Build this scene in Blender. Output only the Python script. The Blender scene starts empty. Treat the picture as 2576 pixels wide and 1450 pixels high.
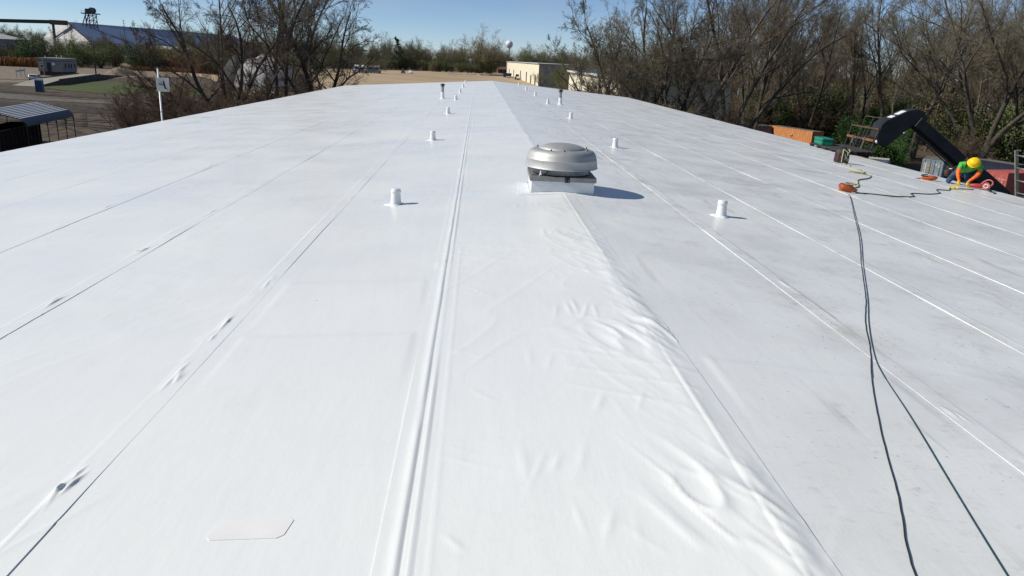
import bpy, bmesh, math, random
import numpy as np
from mathutils import Vector, Matrix

scene = bpy.context.scene
COL = scene.collection
R = math.radians
rnd = random.Random(11)

# ------------------------------------------------------------------ camera
cam_d = bpy.data.cameras.new('camera')
cam_d.sensor_width = 36.0
cam_d.angle = 2 * math.atan(1288.0 / 1874.0)
cam_d.clip_start, cam_d.clip_end = 0.05, 6000
cam = bpy.data.objects.new('camera', cam_d)
COL.objects.link(cam)
_r = Vector((0.99808794, -0.04230407, 0.04506481))
_u = Vector((-0.03072448, 0.29307035, 0.95559708))
_f = Vector((0.05363281, 0.95515451, -0.29121021))
_m = Matrix(((_r.x, _u.x, -_f.x), (_r.y, _u.y, -_f.y), (_r.z, _u.z, -_f.z)))
cam.matrix_world = Matrix.Translation((-1.15, 0.0, 9.8)) @ _m.to_4x4()
scene.camera = cam

# ------------------------------------------------------------------ sky, sun, exposure
SUN_EL = R(38)
SUN_AZ = R(268)          # clockwise from +Y: the sun stands to the left
world = bpy.data.worlds.new('World')
scene.world = world
world.use_nodes = True
wn = world.node_tree.nodes
wl = world.node_tree.links
bg = wn['Background']
sky = wn.new('ShaderNodeTexSky')
sky.sky_type = 'NISHITA'
sky.sun_disc = False
sky.sun_elevation = SUN_EL
sky.sun_rotation = SUN_AZ
sky.altitude = 1500
sky.air_density = 0.62
sky.dust_density = 0.0
sky.ozone_density = 3.0
# thin streaks of high cloud over the whole sky
_tc = wn.new('ShaderNodeTexCoord')
_mp = wn.new('ShaderNodeMapping')
_mp.inputs['Scale'].default_value = (1.6, 1.2, 11.0)
_mp.inputs['Rotation'].default_value = (0.10, 0.06, 0.4)
_no = wn.new('ShaderNodeTexNoise')
_no.inputs['Scale'].default_value = 2.3
_no.inputs['Detail'].default_value = 6
_mr = wn.new('ShaderNodeMapRange')
_mr.inputs[1].default_value = 0.47
_mr.inputs[2].default_value = 0.75
_mr.inputs[4].default_value = 0.30
_mx = wn.new('ShaderNodeMix')
_mx.data_type = 'RGBA'
_mx.inputs['B'].default_value = (5.2, 5.6, 6.0, 1)
wl.new(_tc.outputs['Generated'], _mp.inputs[0])
wl.new(_mp.outputs[0], _no.inputs['Vector'])
wl.new(_no.outputs['Fac'], _mr.inputs[0])
wl.new(_mr.outputs[0], _mx.inputs['Factor'])
wl.new(sky.outputs[0], _mx.inputs['A'])
wl.new(_mx.outputs['Result'], bg.inputs[0])
bg.inputs[1].default_value = 0.10
sun_d = bpy.data.lights.new('sun', 'SUN')
sun_d.energy = 4.6
sun_d.angle = R(0.53)
sun_d.color = (1.0, 0.96, 0.875)
sun = bpy.data.objects.new('sun', sun_d)
COL.objects.link(sun)
_sd = Vector((math.sin(SUN_AZ) * math.cos(SUN_EL), math.cos(SUN_AZ) * math.cos(SUN_EL), math.sin(SUN_EL)))
sun.rotation_euler = _sd.to_track_quat('Z', 'Y').to_euler()
sun.location = (-40, 0, 60)
scene.view_settings.view_transform = 'Standard'
scene.view_settings.look = 'None'
scene.view_settings.exposure = 0.0
scene.view_settings.gamma = 1.0
scene.cycles.max_bounces = 6
scene.cycles.transparent_max_bounces = 4

# ------------------------------------------------------------------ materials
MATS = {}


def pmat(name, col, rough=0.6, metal=0.0, var=0.0, vscale=4.0, bump=0.0, bscale=20.0, col2=None,
         rand=0.0, spec=0.35, stretch=None, rvar=0.0):
    """Principled material with noise-driven colour variation and relief, in object space."""
    if name in MATS:
        return MATS[name]
    m = bpy.data.materials.new(name)
    m.use_nodes = True
    nt = m.node_tree
    b = nt.nodes['Principled BSDF']
    b.inputs['Base Color'].default_value = (*col, 1)
    b.inputs['Roughness'].default_value = rough
    b.inputs['Metallic'].default_value = metal
    b.inputs['Specular IOR Level'].default_value = spec
    tc = nt.nodes.new('ShaderNodeTexCoord')
    src = tc.outputs['Object']
    if stretch:
        mp = nt.nodes.new('ShaderNodeMapping')
        mp.inputs['Scale'].default_value = stretch
        nt.links.new(src, mp.inputs[0])
        src = mp.outputs[0]
    csock = None
    if var > 0 or col2:
        n = nt.nodes.new('ShaderNodeTexNoise')
        n.inputs['Scale'].default_value = vscale
        n.inputs['Detail'].default_value = 5
        n.inputs['Roughness'].default_value = 0.6
        nt.links.new(src, n.inputs['Vector'])
        rp = nt.nodes.new('ShaderNodeValToRGB')
        c2 = col2 if col2 else tuple(c * (1 - var) for c in col)
        c1 = col if col2 else tuple(min(1, c * (1 + var)) for c in col)
        rp.color_ramp.elements[0].position = 0.35
        rp.color_ramp.elements[1].position = 0.65
        rp.color_ramp.elements[0].color = (*c2, 1)
        rp.color_ramp.elements[1].color = (*c1, 1)
        nt.links.new(n.outputs['Fac'], rp.inputs[0])
        csock = rp.outputs[0]
        if rvar > 0:
            mr = nt.nodes.new('ShaderNodeMapRange')
            mr.inputs[3].default_value = max(0.03, rough - rvar)
            mr.inputs[4].default_value = min(1, rough + rvar)
            nt.links.new(n.outputs['Fac'], mr.inputs[0])
            nt.links.new(mr.outputs[0], b.inputs['Roughness'])
    if rand > 0:
        oi = nt.nodes.new('ShaderNodeObjectInfo')
        hs = nt.nodes.new('ShaderNodeHueSaturation')
        if csock:
            nt.links.new(csock, hs.inputs['Color'])
        else:
            hs.inputs['Color'].default_value = (*col, 1)
        mr = nt.nodes.new('ShaderNodeMapRange')
        mr.inputs[3].default_value = 1 - rand
        mr.inputs[4].default_value = 1 + rand
        nt.links.new(oi.outputs['Random'], mr.inputs[0])
        nt.links.new(mr.outputs[0], hs.inputs['Value'])
        mr2 = nt.nodes.new('ShaderNodeMapRange')
        mr2.inputs[3].default_value = 0.5 - 0.04 * rand
        mr2.inputs[4].default_value = 0.5 + 0.08 * rand
        nt.links.new(oi.outputs['Random'], mr2.inputs[0])
        nt.links.new(mr2.outputs[0], hs.inputs['Hue'])
        csock = hs.outputs[0]
    if csock:
        nt.links.new(csock, b.inputs['Base Color'])
    if bump > 0:
        n2 = nt.nodes.new('ShaderNodeTexNoise')
        n2.inputs['Scale'].default_value = bscale
        n2.inputs['Detail'].default_value = 4
        nt.links.new(src, n2.inputs['Vector'])
        bp = nt.nodes.new('ShaderNodeBump')
        bp.inputs['Strength'].default_value = bump
        bp.inputs['Distance'].default_value = 0.02
        nt.links.new(n2.outputs['Fac'], bp.inputs['Height'])
        nt.links.new(bp.outputs[0], b.inputs['Normal'])
    MATS[name] = m
    return m


# ------------------------------------------------------------------ object helpers
def tag(o, label=None, cat=None, group=None, kind=None):
    if label: o['label'] = label
    if cat: o['category'] = cat
    if group: o['group'] = group
    if kind: o['kind'] = kind
    return o


def empty(name, loc=(0, 0, 0), rz=0.0, label=None, cat=None, group=None):
    o = bpy.data.objects.new(name, None)
    o.empty_display_size = 0.2
    COL.objects.link(o)
    o.location = loc
    o.rotation_euler = (0, 0, rz)
    return tag(o, label, cat, group)


def link(name, me, mat, parent=None, smooth=False):
    mats = mat if isinstance(mat, (list, tuple)) else [mat]
    if not me.materials:
        for m in mats:
            me.materials.append(m)
    if smooth:
        me.shade_smooth()
    o = bpy.data.objects.new(name, me)
    COL.objects.link(o)
    if parent is not None:
        o.parent = parent
    return o


def copy_tree(o, parent=None):
    c = o.copy()
    COL.objects.link(c)
    c.parent = parent
    for ch in list(o.children):
        copy_tree(ch, c)
    return c


class MB:
    """Collects simple solids; build() links them as ONE mesh object."""

    def __init__(s):
        s.v = []
        s.f = []
        s.mi = []
        s.cur = 0

    def add(s, vs, fs):
        o = len(s.v)
        s.v += [tuple(v) for v in vs]
        s.f += [tuple(i + o for i in f) for f in fs]
        s.mi += [s.cur] * len(fs)
        return s

    def box(s, x0, x1, y0, y1, z0, z1):
        v = [(x0, y0, z0), (x1, y0, z0), (x1, y1, z0), (x0, y1, z0), (x0, y0, z1), (x1, y0, z1), (x1, y1, z1), (x0, y1, z1)]
        return s.add(v, [(0, 3, 2, 1), (4, 5, 6, 7), (0, 1, 5, 4), (1, 2, 6, 5), (2, 3, 7, 6), (3, 0, 4, 7)])

    def cbox(s, c, d):
        return s.box(c[0] - d[0] / 2, c[0] + d[0] / 2, c[1] - d[1] / 2, c[1] + d[1] / 2, c[2] - d[2] / 2, c[2] + d[2] / 2)

    def bar(s, a, b, w, h=None, up=(0, 0, 1)):
        a, b = Vector(a), Vector(b)
        h = w if h is None else h
        d = (b - a).normalized()
        u = Vector(up)
        if abs(d.dot(u)) > 0.98:
            u = Vector((1, 0, 0))
        sx = d.cross(u).normalized() * w / 2
        sy = sx.cross(d).normalized() * h / 2
        v = [a - sx - sy, a + sx - sy, a + sx + sy, a - sx + sy, b - sx - sy, b + sx - sy, b + sx + sy, b - sx + sy]
        return s.add(v, [(0, 1, 2, 3), (7, 6, 5, 4), (0, 4, 5, 1), (1, 5, 6, 2), (2, 6, 7, 3), (3, 7, 4, 0)])

    def tube(s, pts, r, n=8, cap=True):
        P = [Vector(p) for p in pts]
        rs = r if isinstance(r, (list, tuple)) else [r] * len(P)
        rings = []
        prev = None
        for i, p in enumerate(P):
            t = (P[min(i + 1, len(P) - 1)] - P[max(i - 1, 0)]).normalized()
            if prev is None:
                a = Vector((0, 0, 1)) if abs(t.z) < 0.9 else Vector((1, 0, 0))
                u = t.cross(a).normalized()
            else:
                u = (prev - t * prev.dot(t)).normalized()
            prev = u
            w = t.cross(u)
            rings.append([p + (u * math.cos(2 * math.pi * k / n) + w * math.sin(2 * math.pi * k / n)) * rs[i] for k in range(n)])
        v = [q for g in rings for q in g]
        f = []
        for i in range(len(P) - 1):
            for k in range(n):
                f.append((i * n + k, i * n + (k + 1) % n, (i + 1) * n + (k + 1) % n, (i + 1) * n + k))
        if cap:
            f.append(tuple(range(n))[::-1])
            f.append(tuple((len(P) - 1) * n + k for k in range(n)))
        return s.add(v, f)

    def lathe(s, prof, n=32, c=(0, 0, 0), close=True):
        v = []
        f = []
        for (r, z) in prof:
            for k in range(n):
                a = 2 * math.pi * k / n
                v.append((c[0] + r * math.cos(a), c[1] + r * math.sin(a), c[2] + z))
        for i in range(len(prof) - 1):
            for k in range(n):
                f.append((i * n + k, i * n + (k + 1) % n, (i + 1) * n + (k + 1) % n, (i + 1) * n + k))
        if close:
            f.append(tuple(range(n))[::-1])
            f.append(tuple((len(prof) - 1) * n + k for k in range(n)))
        return s.add(v, f)

    def prism(s, poly, axis, a, b):
        """extrude a 2-D outline along axis x|y|z from a to b"""
        def mk(p, t):
            return {'x': (t, p[0], p[1]), 'y': (p[0], t, p[1]), 'z': (p[0], p[1], t)}[axis]
        n = len(poly)
        v = [mk(p, a) for p in poly] + [mk(p, b) for p in poly]
        f = [tuple(range(n)), tuple(range(n, 2 * n))[::-1]] + [(i, i + n, (i + 1) % n + n, (i + 1) % n) for i in range(n)]
        return s.add(v, f)

    def quad(s, a, b, c, d):
        return s.add([a, b, c, d], [(0, 1, 2, 3)])

    def build(s, name, mat, parent=None, smooth=False, bevel=0.0, sharp=None, fix=True):
        me = bpy.data.meshes.new(name)
        me.from_pydata(s.v, [], s.f)
        mats = mat if isinstance(mat, (list, tuple)) else [mat]
        for m in mats:
            me.materials.append(m)
        if len(mats) > 1:
            me.polygons.foreach_set('material_index', s.mi)
        if fix:
            bm = bmesh.new()
            bm.from_mesh(me)
            bmesh.ops.recalc_face_normals(bm, faces=bm.faces)
            if bevel > 0:
                bmesh.ops.bevel(bm, geom=[e for e in bm.edges if len(e.link_faces) == 2 and e.calc_face_angle(0) > 0.5],
                                offset=bevel, segments=2, affect='EDGES', profile=0.5)
            bm.to_mesh(me)
            bm.free()
        if smooth:
            me.shade_smooth()
            if sharp:
                me.set_sharp_from_angle(angle=R(sharp))
        o = bpy.data.objects.new(name, me)
        COL.objects.link(o)
        if parent is not None:
            o.parent = parent
        return o


def np_mesh(name, V, F, smooth=False):
    """fast mesh from numpy arrays, F (n,3) or (n,4)"""
    me = bpy.data.meshes.new(name)
    V = np.ascontiguousarray(V, dtype=np.float32)
    F = np.ascontiguousarray(F, dtype=np.int32)
    k = F.shape[1]
    me.vertices.add(len(V))
    me.vertices.foreach_set('co', V.ravel())
    me.loops.add(F.size)
    me.loops.foreach_set('vertex_index', F.ravel())
    me.polygons.add(len(F))
    me.polygons.foreach_set('loop_start', np.arange(0, F.size, k, dtype=np.int32))
    me.polygons.foreach_set('loop_total', np.full(len(F), k, dtype=np.int32))
    me.update(calc_edges=True)
    if smooth:
        me.shade_smooth()
    return me


def text_mesh(name, body, size, mat, parent, loc, rot, extrude=0.004, align='CENTER'):
    cu = bpy.data.curves.new(name, 'FONT')
    cu.body = body
    cu.size = size
    cu.extrude = extrude
    cu.align_x = align
    cu.align_y = 'CENTER'
    cu.resolution_u = 3
    to = bpy.data.objects.new(name, cu)
    COL.objects.link(to)
    dg = bpy.context.evaluated_depsgraph_get()
    me = bpy.data.meshes.new_from_object(to.evaluated_get(dg))
    bpy.data.objects.remove(to)
    me.materials.clear()
    me.materials.append(mat)
    o = bpy.data.objects.new(name, me)
    COL.objects.link(o)
    o.parent = parent
    o.location = loc
    o.rotation_euler = rot
    return o


# lattice value noise
_NG = np.random.default_rng(5).random((256, 256))


def noise2(x, y, seed=0):
    x = np.asarray(x, float) + seed * 17.31
    y = np.asarray(y, float) + seed * 9.77
    xi = np.floor(x).astype(int)
    yi = np.floor(y).astype(int)
    fx = x - xi
    fy = y - yi
    fx = fx * fx * fx * (fx * (fx * 6 - 15) + 10)
    fy = fy * fy * fy * (fy * (fy * 6 - 15) + 10)
    a = _NG[xi & 255, yi & 255]
    b = _NG[(xi + 1) & 255, yi & 255]
    c = _NG[xi & 255, (yi + 1) & 255]
    d = _NG[(xi + 1) & 255, (yi + 1) & 255]
    return (a + (b - a) * fx) * (1 - fy) + (c + (d - c) * fx) * fy


def sstep(a, b, x):
    t = np.clip((np.asarray(x, float) - a) / (b - a), 0, 1)
    return t * t * (3 - 2 * t)


ZR, SL = 8.15, 0.075            # ridge height and roof pitch
XL, XR, YN, YF = -12.2, 11.6, -5.0, 64.5
FALL = 2.5                       # the yard on the right lies lower


def gz(x, y):
    return float(-FALL * sstep(13, 30, x) * (1 - sstep(175, 260, y)))


def roof_z(x):
    return ZR - SL * abs(x)
# ------------------------------------------------------------------ the ground
def ground_mat(name, c1, c2, c3, s1=0.05, s2=0.6, streak=None, rough=0.95):
    m = bpy.data.materials.new(name)
    m.use_nodes = True
    nt = m.node_tree
    b = nt.nodes['Principled BSDF']
    b.inputs['Roughness'].default_value = rough
    b.inputs['Specular IOR Level'].default_value = 0.2
    tc = nt.nodes.new('ShaderNodeTexCoord')
    n1 = nt.nodes.new('ShaderNodeTexNoise')
    n1.inputs['Scale'].default_value = s1
    n1.inputs['Detail'].default_value = 6
    n2 = nt.nodes.new('ShaderNodeTexNoise')
    n2.inputs['Scale'].default_value = s2
    n2.inputs['Detail'].default_value = 8
    mp = nt.nodes.new('ShaderNodeMapping')
    if streak:
        mp.inputs['Rotation'].default_value = (0, 0, R(streak[0]))
        mp.inputs['Scale'].default_value = (streak[1], 1, 1)
    nt.links.new(tc.outputs['Object'], n1.inputs['Vector'])
    nt.links.new(tc.outputs['Object'], mp.inputs[0])
    nt.links.new(mp.outputs[0], n2.inputs['Vector'])
    mx = nt.nodes.new('ShaderNodeMix')
    mx.data_type = 'RGBA'
    mx.inputs['A'].default_value = (*c1, 1)
    mx.inputs['B'].default_value = (*c2, 1)
    r1 = nt.nodes.new('ShaderNodeMapRange')
    r1.inputs[1].default_value = 0.38
    r1.inputs[2].default_value = 0.62
    nt.links.new(n1.outputs['Fac'], r1.inputs[0])
    nt.links.new(r1.outputs[0], mx.inputs['Factor'])
    mx2 = nt.nodes.new('ShaderNodeMix')
    mx2.data_type = 'RGBA'
    mx2.inputs['B'].default_value = (*c3, 1)
    nt.links.new(mx.outputs['Result'], mx2.inputs['A'])
    r2 = nt.nodes.new('ShaderNodeMapRange')
    r2.inputs[1].default_value = 0.44
    r2.inputs[2].default_value = 0.62
    r2.inputs[4].default_value = 0.95
    nt.links.new(n2.outputs['Fac'], r2.inputs[0])
    nt.links.new(r2.outputs[0], mx2.inputs['Factor'])
    nt.links.new(mx2.outputs['Result'], b.inputs['Base Color'])
    bp = nt.nodes.new('ShaderNodeBump')
    bp.inputs['Strength'].default_value = 0.5
    bp.inputs['Distance'].default_value = 0.15
    nt.links.new(n2.outputs['Fac'], bp.inputs['Height'])
    nt.links.new(bp.outputs[0], b.inputs['Normal'])
    return m


gx = np.concatenate([[-3000, -1500, -800, -400], np.arange(-260, 0, 26), np.arange(0, 40, 2.0), np.arange(40, 300, 20), [500, 900, 1600, 3000]])
gy = np.concatenate([[-600, -200, -80], np.arange(-40, 300, 10), [340, 420, 520, 640, 800, 1200, 2000, 5000]])
GX, GY = np.meshgrid(gx, gy, indexing='ij')
GZ = -FALL * sstep(13, 30, GX) * (1 - sstep(175, 260, GY))
V = np.stack([GX, GY, GZ], -1).reshape(-1, 3)
ii, jj = np.meshgrid(np.arange(len(gx) - 1), np.arange(len(gy) - 1), indexing='ij')
i0 = (ii * len(gy) + jj).ravel()
F = np.stack([i0, i0 + len(gy), i0 + len(gy) + 1, i0 + 1], -1)
g = link('ground', np_mesh('ground', V, F, True),
         ground_mat('dirt', (0.088, 0.066, 0.045), (0.125, 0.094, 0.064), (0.045, 0.036, 0.027), 0.045, 0.30, (70, 3.5)))
tag(g, kind='structure')


def sheet(name, poly, z, mat, kind='structure'):
    mb = MB()
    mb.add([(p[0], p[1], z) for p in poly], [tuple(range(len(poly)))])
    return tag(mb.build(name, mat), kind=kind)


def ribbon(name, pts, w, z, mat):
    """a road: a strip of width w along pts"""
    mb = MB()
    P = [Vector((p[0], p[1], 0)) for p in pts]
    vs = []
    for i, p in enumerate(P):
        t = (P[min(i + 1, len(P) - 1)] - P[max(i - 1, 0)]).normalized()
        n = Vector((-t.y, t.x, 0))
        ww = w[i] if isinstance(w, (list, tuple)) else w
        vs += [(p + n * ww / 2).to_tuple()[:2] + (z,), (p - n * ww / 2).to_tuple()[:2] + (z,)]
    mb.add(vs, [(2 * i, 2 * i + 1, 2 * i + 3, 2 * i + 2) for i in range(len(P) - 1)])
    return tag(mb.build(name, mat), kind='structure')


M_field = ground_mat('dry field soil', (0.42, 0.31, 0.195), (0.47, 0.365, 0.24), (0.33, 0.235, 0.145), 0.03, 0.16, (8, 0.12))
M_gravel = ground_mat('pale gravel', (0.25, 0.205, 0.15), (0.21, 0.17, 0.125), (0.16, 0.13, 0.095), 0.08, 0.5)
M_road = ground_mat('grey gravel road', (0.155, 0.142, 0.122), (0.12, 0.11, 0.095), (0.085, 0.078, 0.07), 0.1, 0.6, (60, 4))
M_mud = ground_mat('dark damp soil', (0.05, 0.042, 0.033), (0.075, 0.06, 0.045), (0.03, 0.027, 0.022), 0.06, 0.35, (75, 4))
M_grassy = ground_mat('short spring grass', (0.052, 0.088, 0.018), (0.075, 0.105, 0.03), (0.088, 0.072, 0.04), 0.12, 0.35, (70, 3))
M_litter = ground_mat('leaf litter', (0.06, 0.045, 0.03), (0.04, 0.04, 0.022), (0.085, 0.06, 0.04), 0.1, 0.9)
sheet('field', [(-92, 262), (-50, 168), (-20, 150), (20, 150), (24, 255), (25, 330), (18, 600), (12, 640), (-40, 560), (-110, 460), (-180, 380)], 0.03, M_field)
sheet('gravel_yard', [(-103, 183), (-104, 236), (-95, 262), (-120, 305), (-420, 300), (-420, 150), (-125, 165)], 0.02, M_gravel)
ribbon('gravel_road', [(-330, 190), (-180, 162), (-120, 150), (-92, 141), (-75, 133), (-58, 131), (-35, 133)], [9, 9, 9, 9, 7, 5, 4], 0.05, M_road)
ribbon('mud_track', [(-240, 140), (-110, 128), (-80, 119), (-60, 116), (-44, 117), (-24, 122)], [16, 15, 12, 12, 10, 6], 0.04, M_mud)
ribbon('mud_verge', [(-100, 158), (-88, 147.5), (-74, 143), (-60, 142), (-46, 144)], [2, 4, 3.5, 3, 2], 0.045, M_mud)
for (tp, tw) in (([(-84, 112), (-66, 104), (-52, 99), (-38, 98), (-24, 103)], .55), ([(-84, 114.2), (-66, 106.2), (-52, 101.2), (-38, 100.2), (-24, 105)], .55), ([(-78, 92), (-62, 95), (-48, 93), (-34, 88), (-22, 86)], .5),
                 ([(-78, 94), (-62, 97), (-48, 95), (-34, 90), (-22, 88)], .5), ([(-68, 125), (-58, 108), (-50, 92), (-40, 80), (-30, 74)], .5), ([(-66, 126), (-56, 109), (-48, 93), (-38, 81), (-28, 75)], .5),
                 ([(-150, 176), (-128, 182), (-112, 192), (-104, 204)], .7), ([(-150, 179), (-128, 185), (-114, 194), (-106, 206)], .7)):
    ribbon('tyre_track', tp, tw, 0.055, M_mud)
sheet('grass', [(-93, 166), (-83, 158), (-72, 154), (-58, 158), (-62, 176), (-76, 192), (-95, 205), (-100, 197), (-96, 185)], 0.06, M_grassy)
sheet('wood_floor', [(12.5, 62), (24, 250), (60, 420), (320, 420), (320, 262), (200, 262), (24.5, 258)], 0.01, M_litter)
# cemetery lawn beyond the wood
sheet('lawn', [(60, 280), (420, 280), (560, 640), (110, 640)], 0.035, ground_mat('rough lawn', (0.065, 0.075, 0.03), (0.085, 0.085, 0.04), (0.10, 0.08, 0.045), 0.05, 0.2))

# ------------------------------------------------------------------ the white roof
def roof_mat():
    m = bpy.data.materials.new('white roof membrane')
    m.use_nodes = True
    nt = m.node_tree
    L = nt.links.new
    b = nt.nodes['Principled BSDF']
    b.inputs['Specular IOR Level'].default_value = 0.5
    tc = nt.nodes.new('ShaderNodeTexCoord')
    O = tc.outputs['Object']

    def noise(scale, detail=4, stretch=None, rough=0.55, rot=0):
        n = nt.nodes.new('ShaderNodeTexNoise')
        n.inputs['Scale'].default_value = scale
        n.inputs['Detail'].default_value = detail
        n.inputs['Roughness'].default_value = rough
        if stretch:
            mp = nt.nodes.new('ShaderNodeMapping')
            mp.inputs['Scale'].default_value = stretch
            mp.inputs['Rotation'].default_value = (0, 0, R(rot))
            L(O, mp.inputs[0])
            L(mp.outputs[0], n.inputs['Vector'])
        else:
            L(O, n.inputs['Vector'])
        return n.outputs['Fac']

    def rng(s, a, b_, c=0.0, d=1.0):
        r = nt.nodes.new('ShaderNodeMapRange')
        r.inputs[1].default_value = a
        r.inputs[2].default_value = b_
        r.inputs[3].default_value = c
        r.inputs[4].default_value = d
        L(s, r.inputs[0])
        return r.outputs[0]

    def mul(a, b_):
        r = nt.nodes.new('ShaderNodeMath')
        r.operation = 'MULTIPLY'
        L(a, r.inputs[0])
        if isinstance(b_, float):
            r.inputs[1].default_value = b_
        else:
            L(b_, r.inputs[1])
        return r.outputs[0]

    def mix(a, colb, fac):
        r = nt.nodes.new('ShaderNodeMix')
        r.data_type = 'RGBA'
        if isinstance(a, tuple):
            r.inputs['A'].default_value = (*a, 1)
        else:
            L(a, r.inputs['A'])
        r.inputs['B'].default_value = (*colb, 1)
        L(fac, r.inputs['Factor'])
        return r.outputs['Result']

    sx = nt.nodes.new('ShaderNodeSeparateXYZ')
    L(O, sx.inputs[0])
    foot = rng(sx.outputs[0], -0.1, 1.2, 0.12, 1.25)          # more foot traffic on the working side
    c = mix((0.815, 0.823, 0.797), (0.79, 0.80, 0.79), rng(noise(0.35, 3), 0.4, 0.6))
    c = mix(c, (0.70, 0.695, 0.67), mul(rng(noise(1.1, 5), 0.45, 0.72, 0, 0.85), foot))
    c = mix(c, (0.50, 0.46, 0.38), mul(mul(rng(noise(2.2, 6, None, 0.7), 0.56, 0.74, 0, 0.6), rng(noise(0.3, 2), 0.42, 0.58)), foot))
    c = mix(c, (0.40, 0.43, 0.37), mul(mul(rng(noise(9, 7, (1, 2.2, 1), 0.75, 35), 0.55, 0.70, 0, 0.6), rng(noise(0.55, 3), 0.46, 0.62)), foot))
    c = mix(c, (0.42, 0.40, 0.36), mul(mul(rng(noise(7, 4, (1, 0.12, 1), 0.6, 62), 0.60, 0.70, 0, 0.5), rng(noise(0.8, 2), 0.45, 0.6)), foot))
    # brown grime caught along the walked seam beside the ridge
    ab = nt.nodes.new('ShaderNodeMath')
    ab.operation = 'SUBTRACT'
    L(sx.outputs[0], ab.inputs[0])
    ab.inputs[1].default_value = 1.55
    aa = nt.nodes.new('ShaderNodeMath')
    aa.operation = 'ABSOLUTE'
    L(ab.outputs[0], aa.inputs[0])
    c = mix(c, (0.42, 0.36, 0.28), mul(rng(aa.outputs[0], 0.02, 0.22, 1, 0), rng(noise(3.0, 6, (1, 0.5, 1), 0.7), 0.5, 0.7, 0, 0.7)))
    c = mix(c, (0.33, 0.34, 0.30), mul(mul(rng(noise(26, 4, (1, 1.8, 1), 0.6, 30), 0.58, 0.66, 0, 0.55), rng(noise(0.7, 3), 0.52, 0.6)), mul(rng(noise(3.1, 3), 0.45, 0.6), foot)))
    # specks of grit
    vo = nt.nodes.new('ShaderNodeTexVoronoi')
    vo.inputs['Scale'].default_value = 14
    L(O, vo.inputs['Vector'])
    speck = rng(vo.outputs['Distance'], 0.07, 0.13, 1, 0)
    c = mix(c, (0.13, 0.12, 0.10), mul(mul(speck, rng(noise(0.9, 3), 0.47, 0.55)), mul(foot, 0.45)))
    vo2 = nt.nodes.new('ShaderNodeTexVoronoi')
    vo2.inputs['Scale'].default_value = 3.1
    L(O, vo2.inputs['Vector'])
    c = mix(c, (0.10, 0.09, 0.08), mul(rng(vo2.outputs['Distance'], 0.018, 0.03, 1, 0), rng(noise(0.5, 2), 0.5, 0.6)))
    L(c, b.inputs['Base Color'])
    rr = rng(noise(0.8, 5), 0.3, 0.7, 0.25, 0.40)
    L(rr, b.inputs['Roughness'])
    # fine creases of the sheet
    h1 = noise(5.5, 5, (1, 0.25, 1), 0.55, 25)
    h2 = noise(45, 3)
    ad = nt.nodes.new('ShaderNodeMath')
    ad.operation = 'MULTIPLY_ADD'
    L(h2, ad.inputs[0])
    ad.inputs[1].default_value = 0.12
    L(h1, ad.inputs[2])
    bp = nt.nodes.new('ShaderNodeBump')
    bp.inputs['Strength'].default_value = 0.32
    bp.inputs['Distance'].default_value = 0.012
    L(ad.outputs[0], bp.inputs['Height'])
    L(bp.outputs[0], b.inputs['Normal'])
    return m


M_roof = roof_mat()
M_wallpanel = pmat('pale wall sheeting', (0.55, 0.55, 0.52), 0.5, 0, 0.06, 1.5)

bld = empty('workshop_building', (0, 30, 0), 0, 'long low-pitched building under the white membrane roof in the foreground', 'building')
BY = 30.0


def bpart(name, me, mat, smooth=False):
    o = link(name, me, mat, bld, smooth)
    o.location = (0, -BY, 0)
    return o


# long walls with vertical ribs
for (xw, s) in ((XL + 0.45, -1), (XR - 0.45, 1)):
    ztop = roof_z(xw) - 0.12
    ys = np.arange(YN + 0.3, YF - 0.3, 0.3)
    prof = []
    for y in ys:
        prof += [(xw, y), (xw, y + 0.22), (xw + s * 0.03, y + 0.24), (xw + s * 0.03, y + 0.28)]
    P = np.array(prof)
    V = np.concatenate([np.c_[P, np.full(len(P), -FALL - 0.3)], np.c_[P, np.full(len(P), ztop)]])
    n = len(P)
    k = np.arange(n - 1)
    bpart('wall', np_mesh('wall', V, np.stack([k, k + 1, k + 1 + n, k + n], -1)), M_wallpanel)
for (yw, nm) in ((YN + 0.35, 'gable_wall'), (YF - 0.4, 'gable_wall')):
    mb = MB()
    mb.prism([(XL + 0.5, -FALL - 0.3), (XR - 0.5, -FALL - 0.3), (XR - 0.5, roof_z(XR) - 0.1), (0, ZR - 0.12), (XL + 0.5, roof_z(XL) - 0.1)], 'y', yw, yw + 0.12)
    o = mb.build('gable_wall', M_wallpanel, bld)
    o.location = (0, -BY, 0)
M_trim = pmat('white edge metal', (0.72, 0.73, 0.73), 0.35, 0, 0.05, 3)
for (xe, s) in ((XL, -1), (XR, 1)):
    mb = MB()
    z = roof_z(xe)
    mb.prism([(xe, z - 0.002), (xe + s * 0.035, z - 0.012), (xe + s * 0.04, z - 0.20), (xe + s * 0.0, z - 0.20)], 'y', YN, YF)
    o = mb.build('eave_trim', M_trim, bld)
    o.location = (0, -BY, 0)
    # gutter under the drip edge
    mb = MB()
    mb.prism([(xe + s * 0.045, z - 0.09), (xe + s * 0.16, z - 0.09), (xe + s * 0.15, z - 0.2), (xe + s * 0.045, z - 0.2)], 'y', YN, YF)
    o = mb.build('gutter', M_trim, bld)
    o.location = (0, -BY, 0)
for ye in (YN, YF):
    mb = MB()
    d = 0.03 if ye > 0 else -0.03
    mb.prism([(XL, roof_z(XL) - 0.2), (0, ZR - 0.2), (XR, roof_z(XR) - 0.2), (XR, roof_z(XR) - 0.004), (0, ZR - 0.004), (XL, roof_z(XL) - 0.004)], 'y', ye - (0.03 if d < 0 else -0.001), ye + (0.03 if d > 0 else -0.001))
    o = mb.build('rake_trim', M_trim, bld)
    o.location = (0, -BY, 0)


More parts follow.
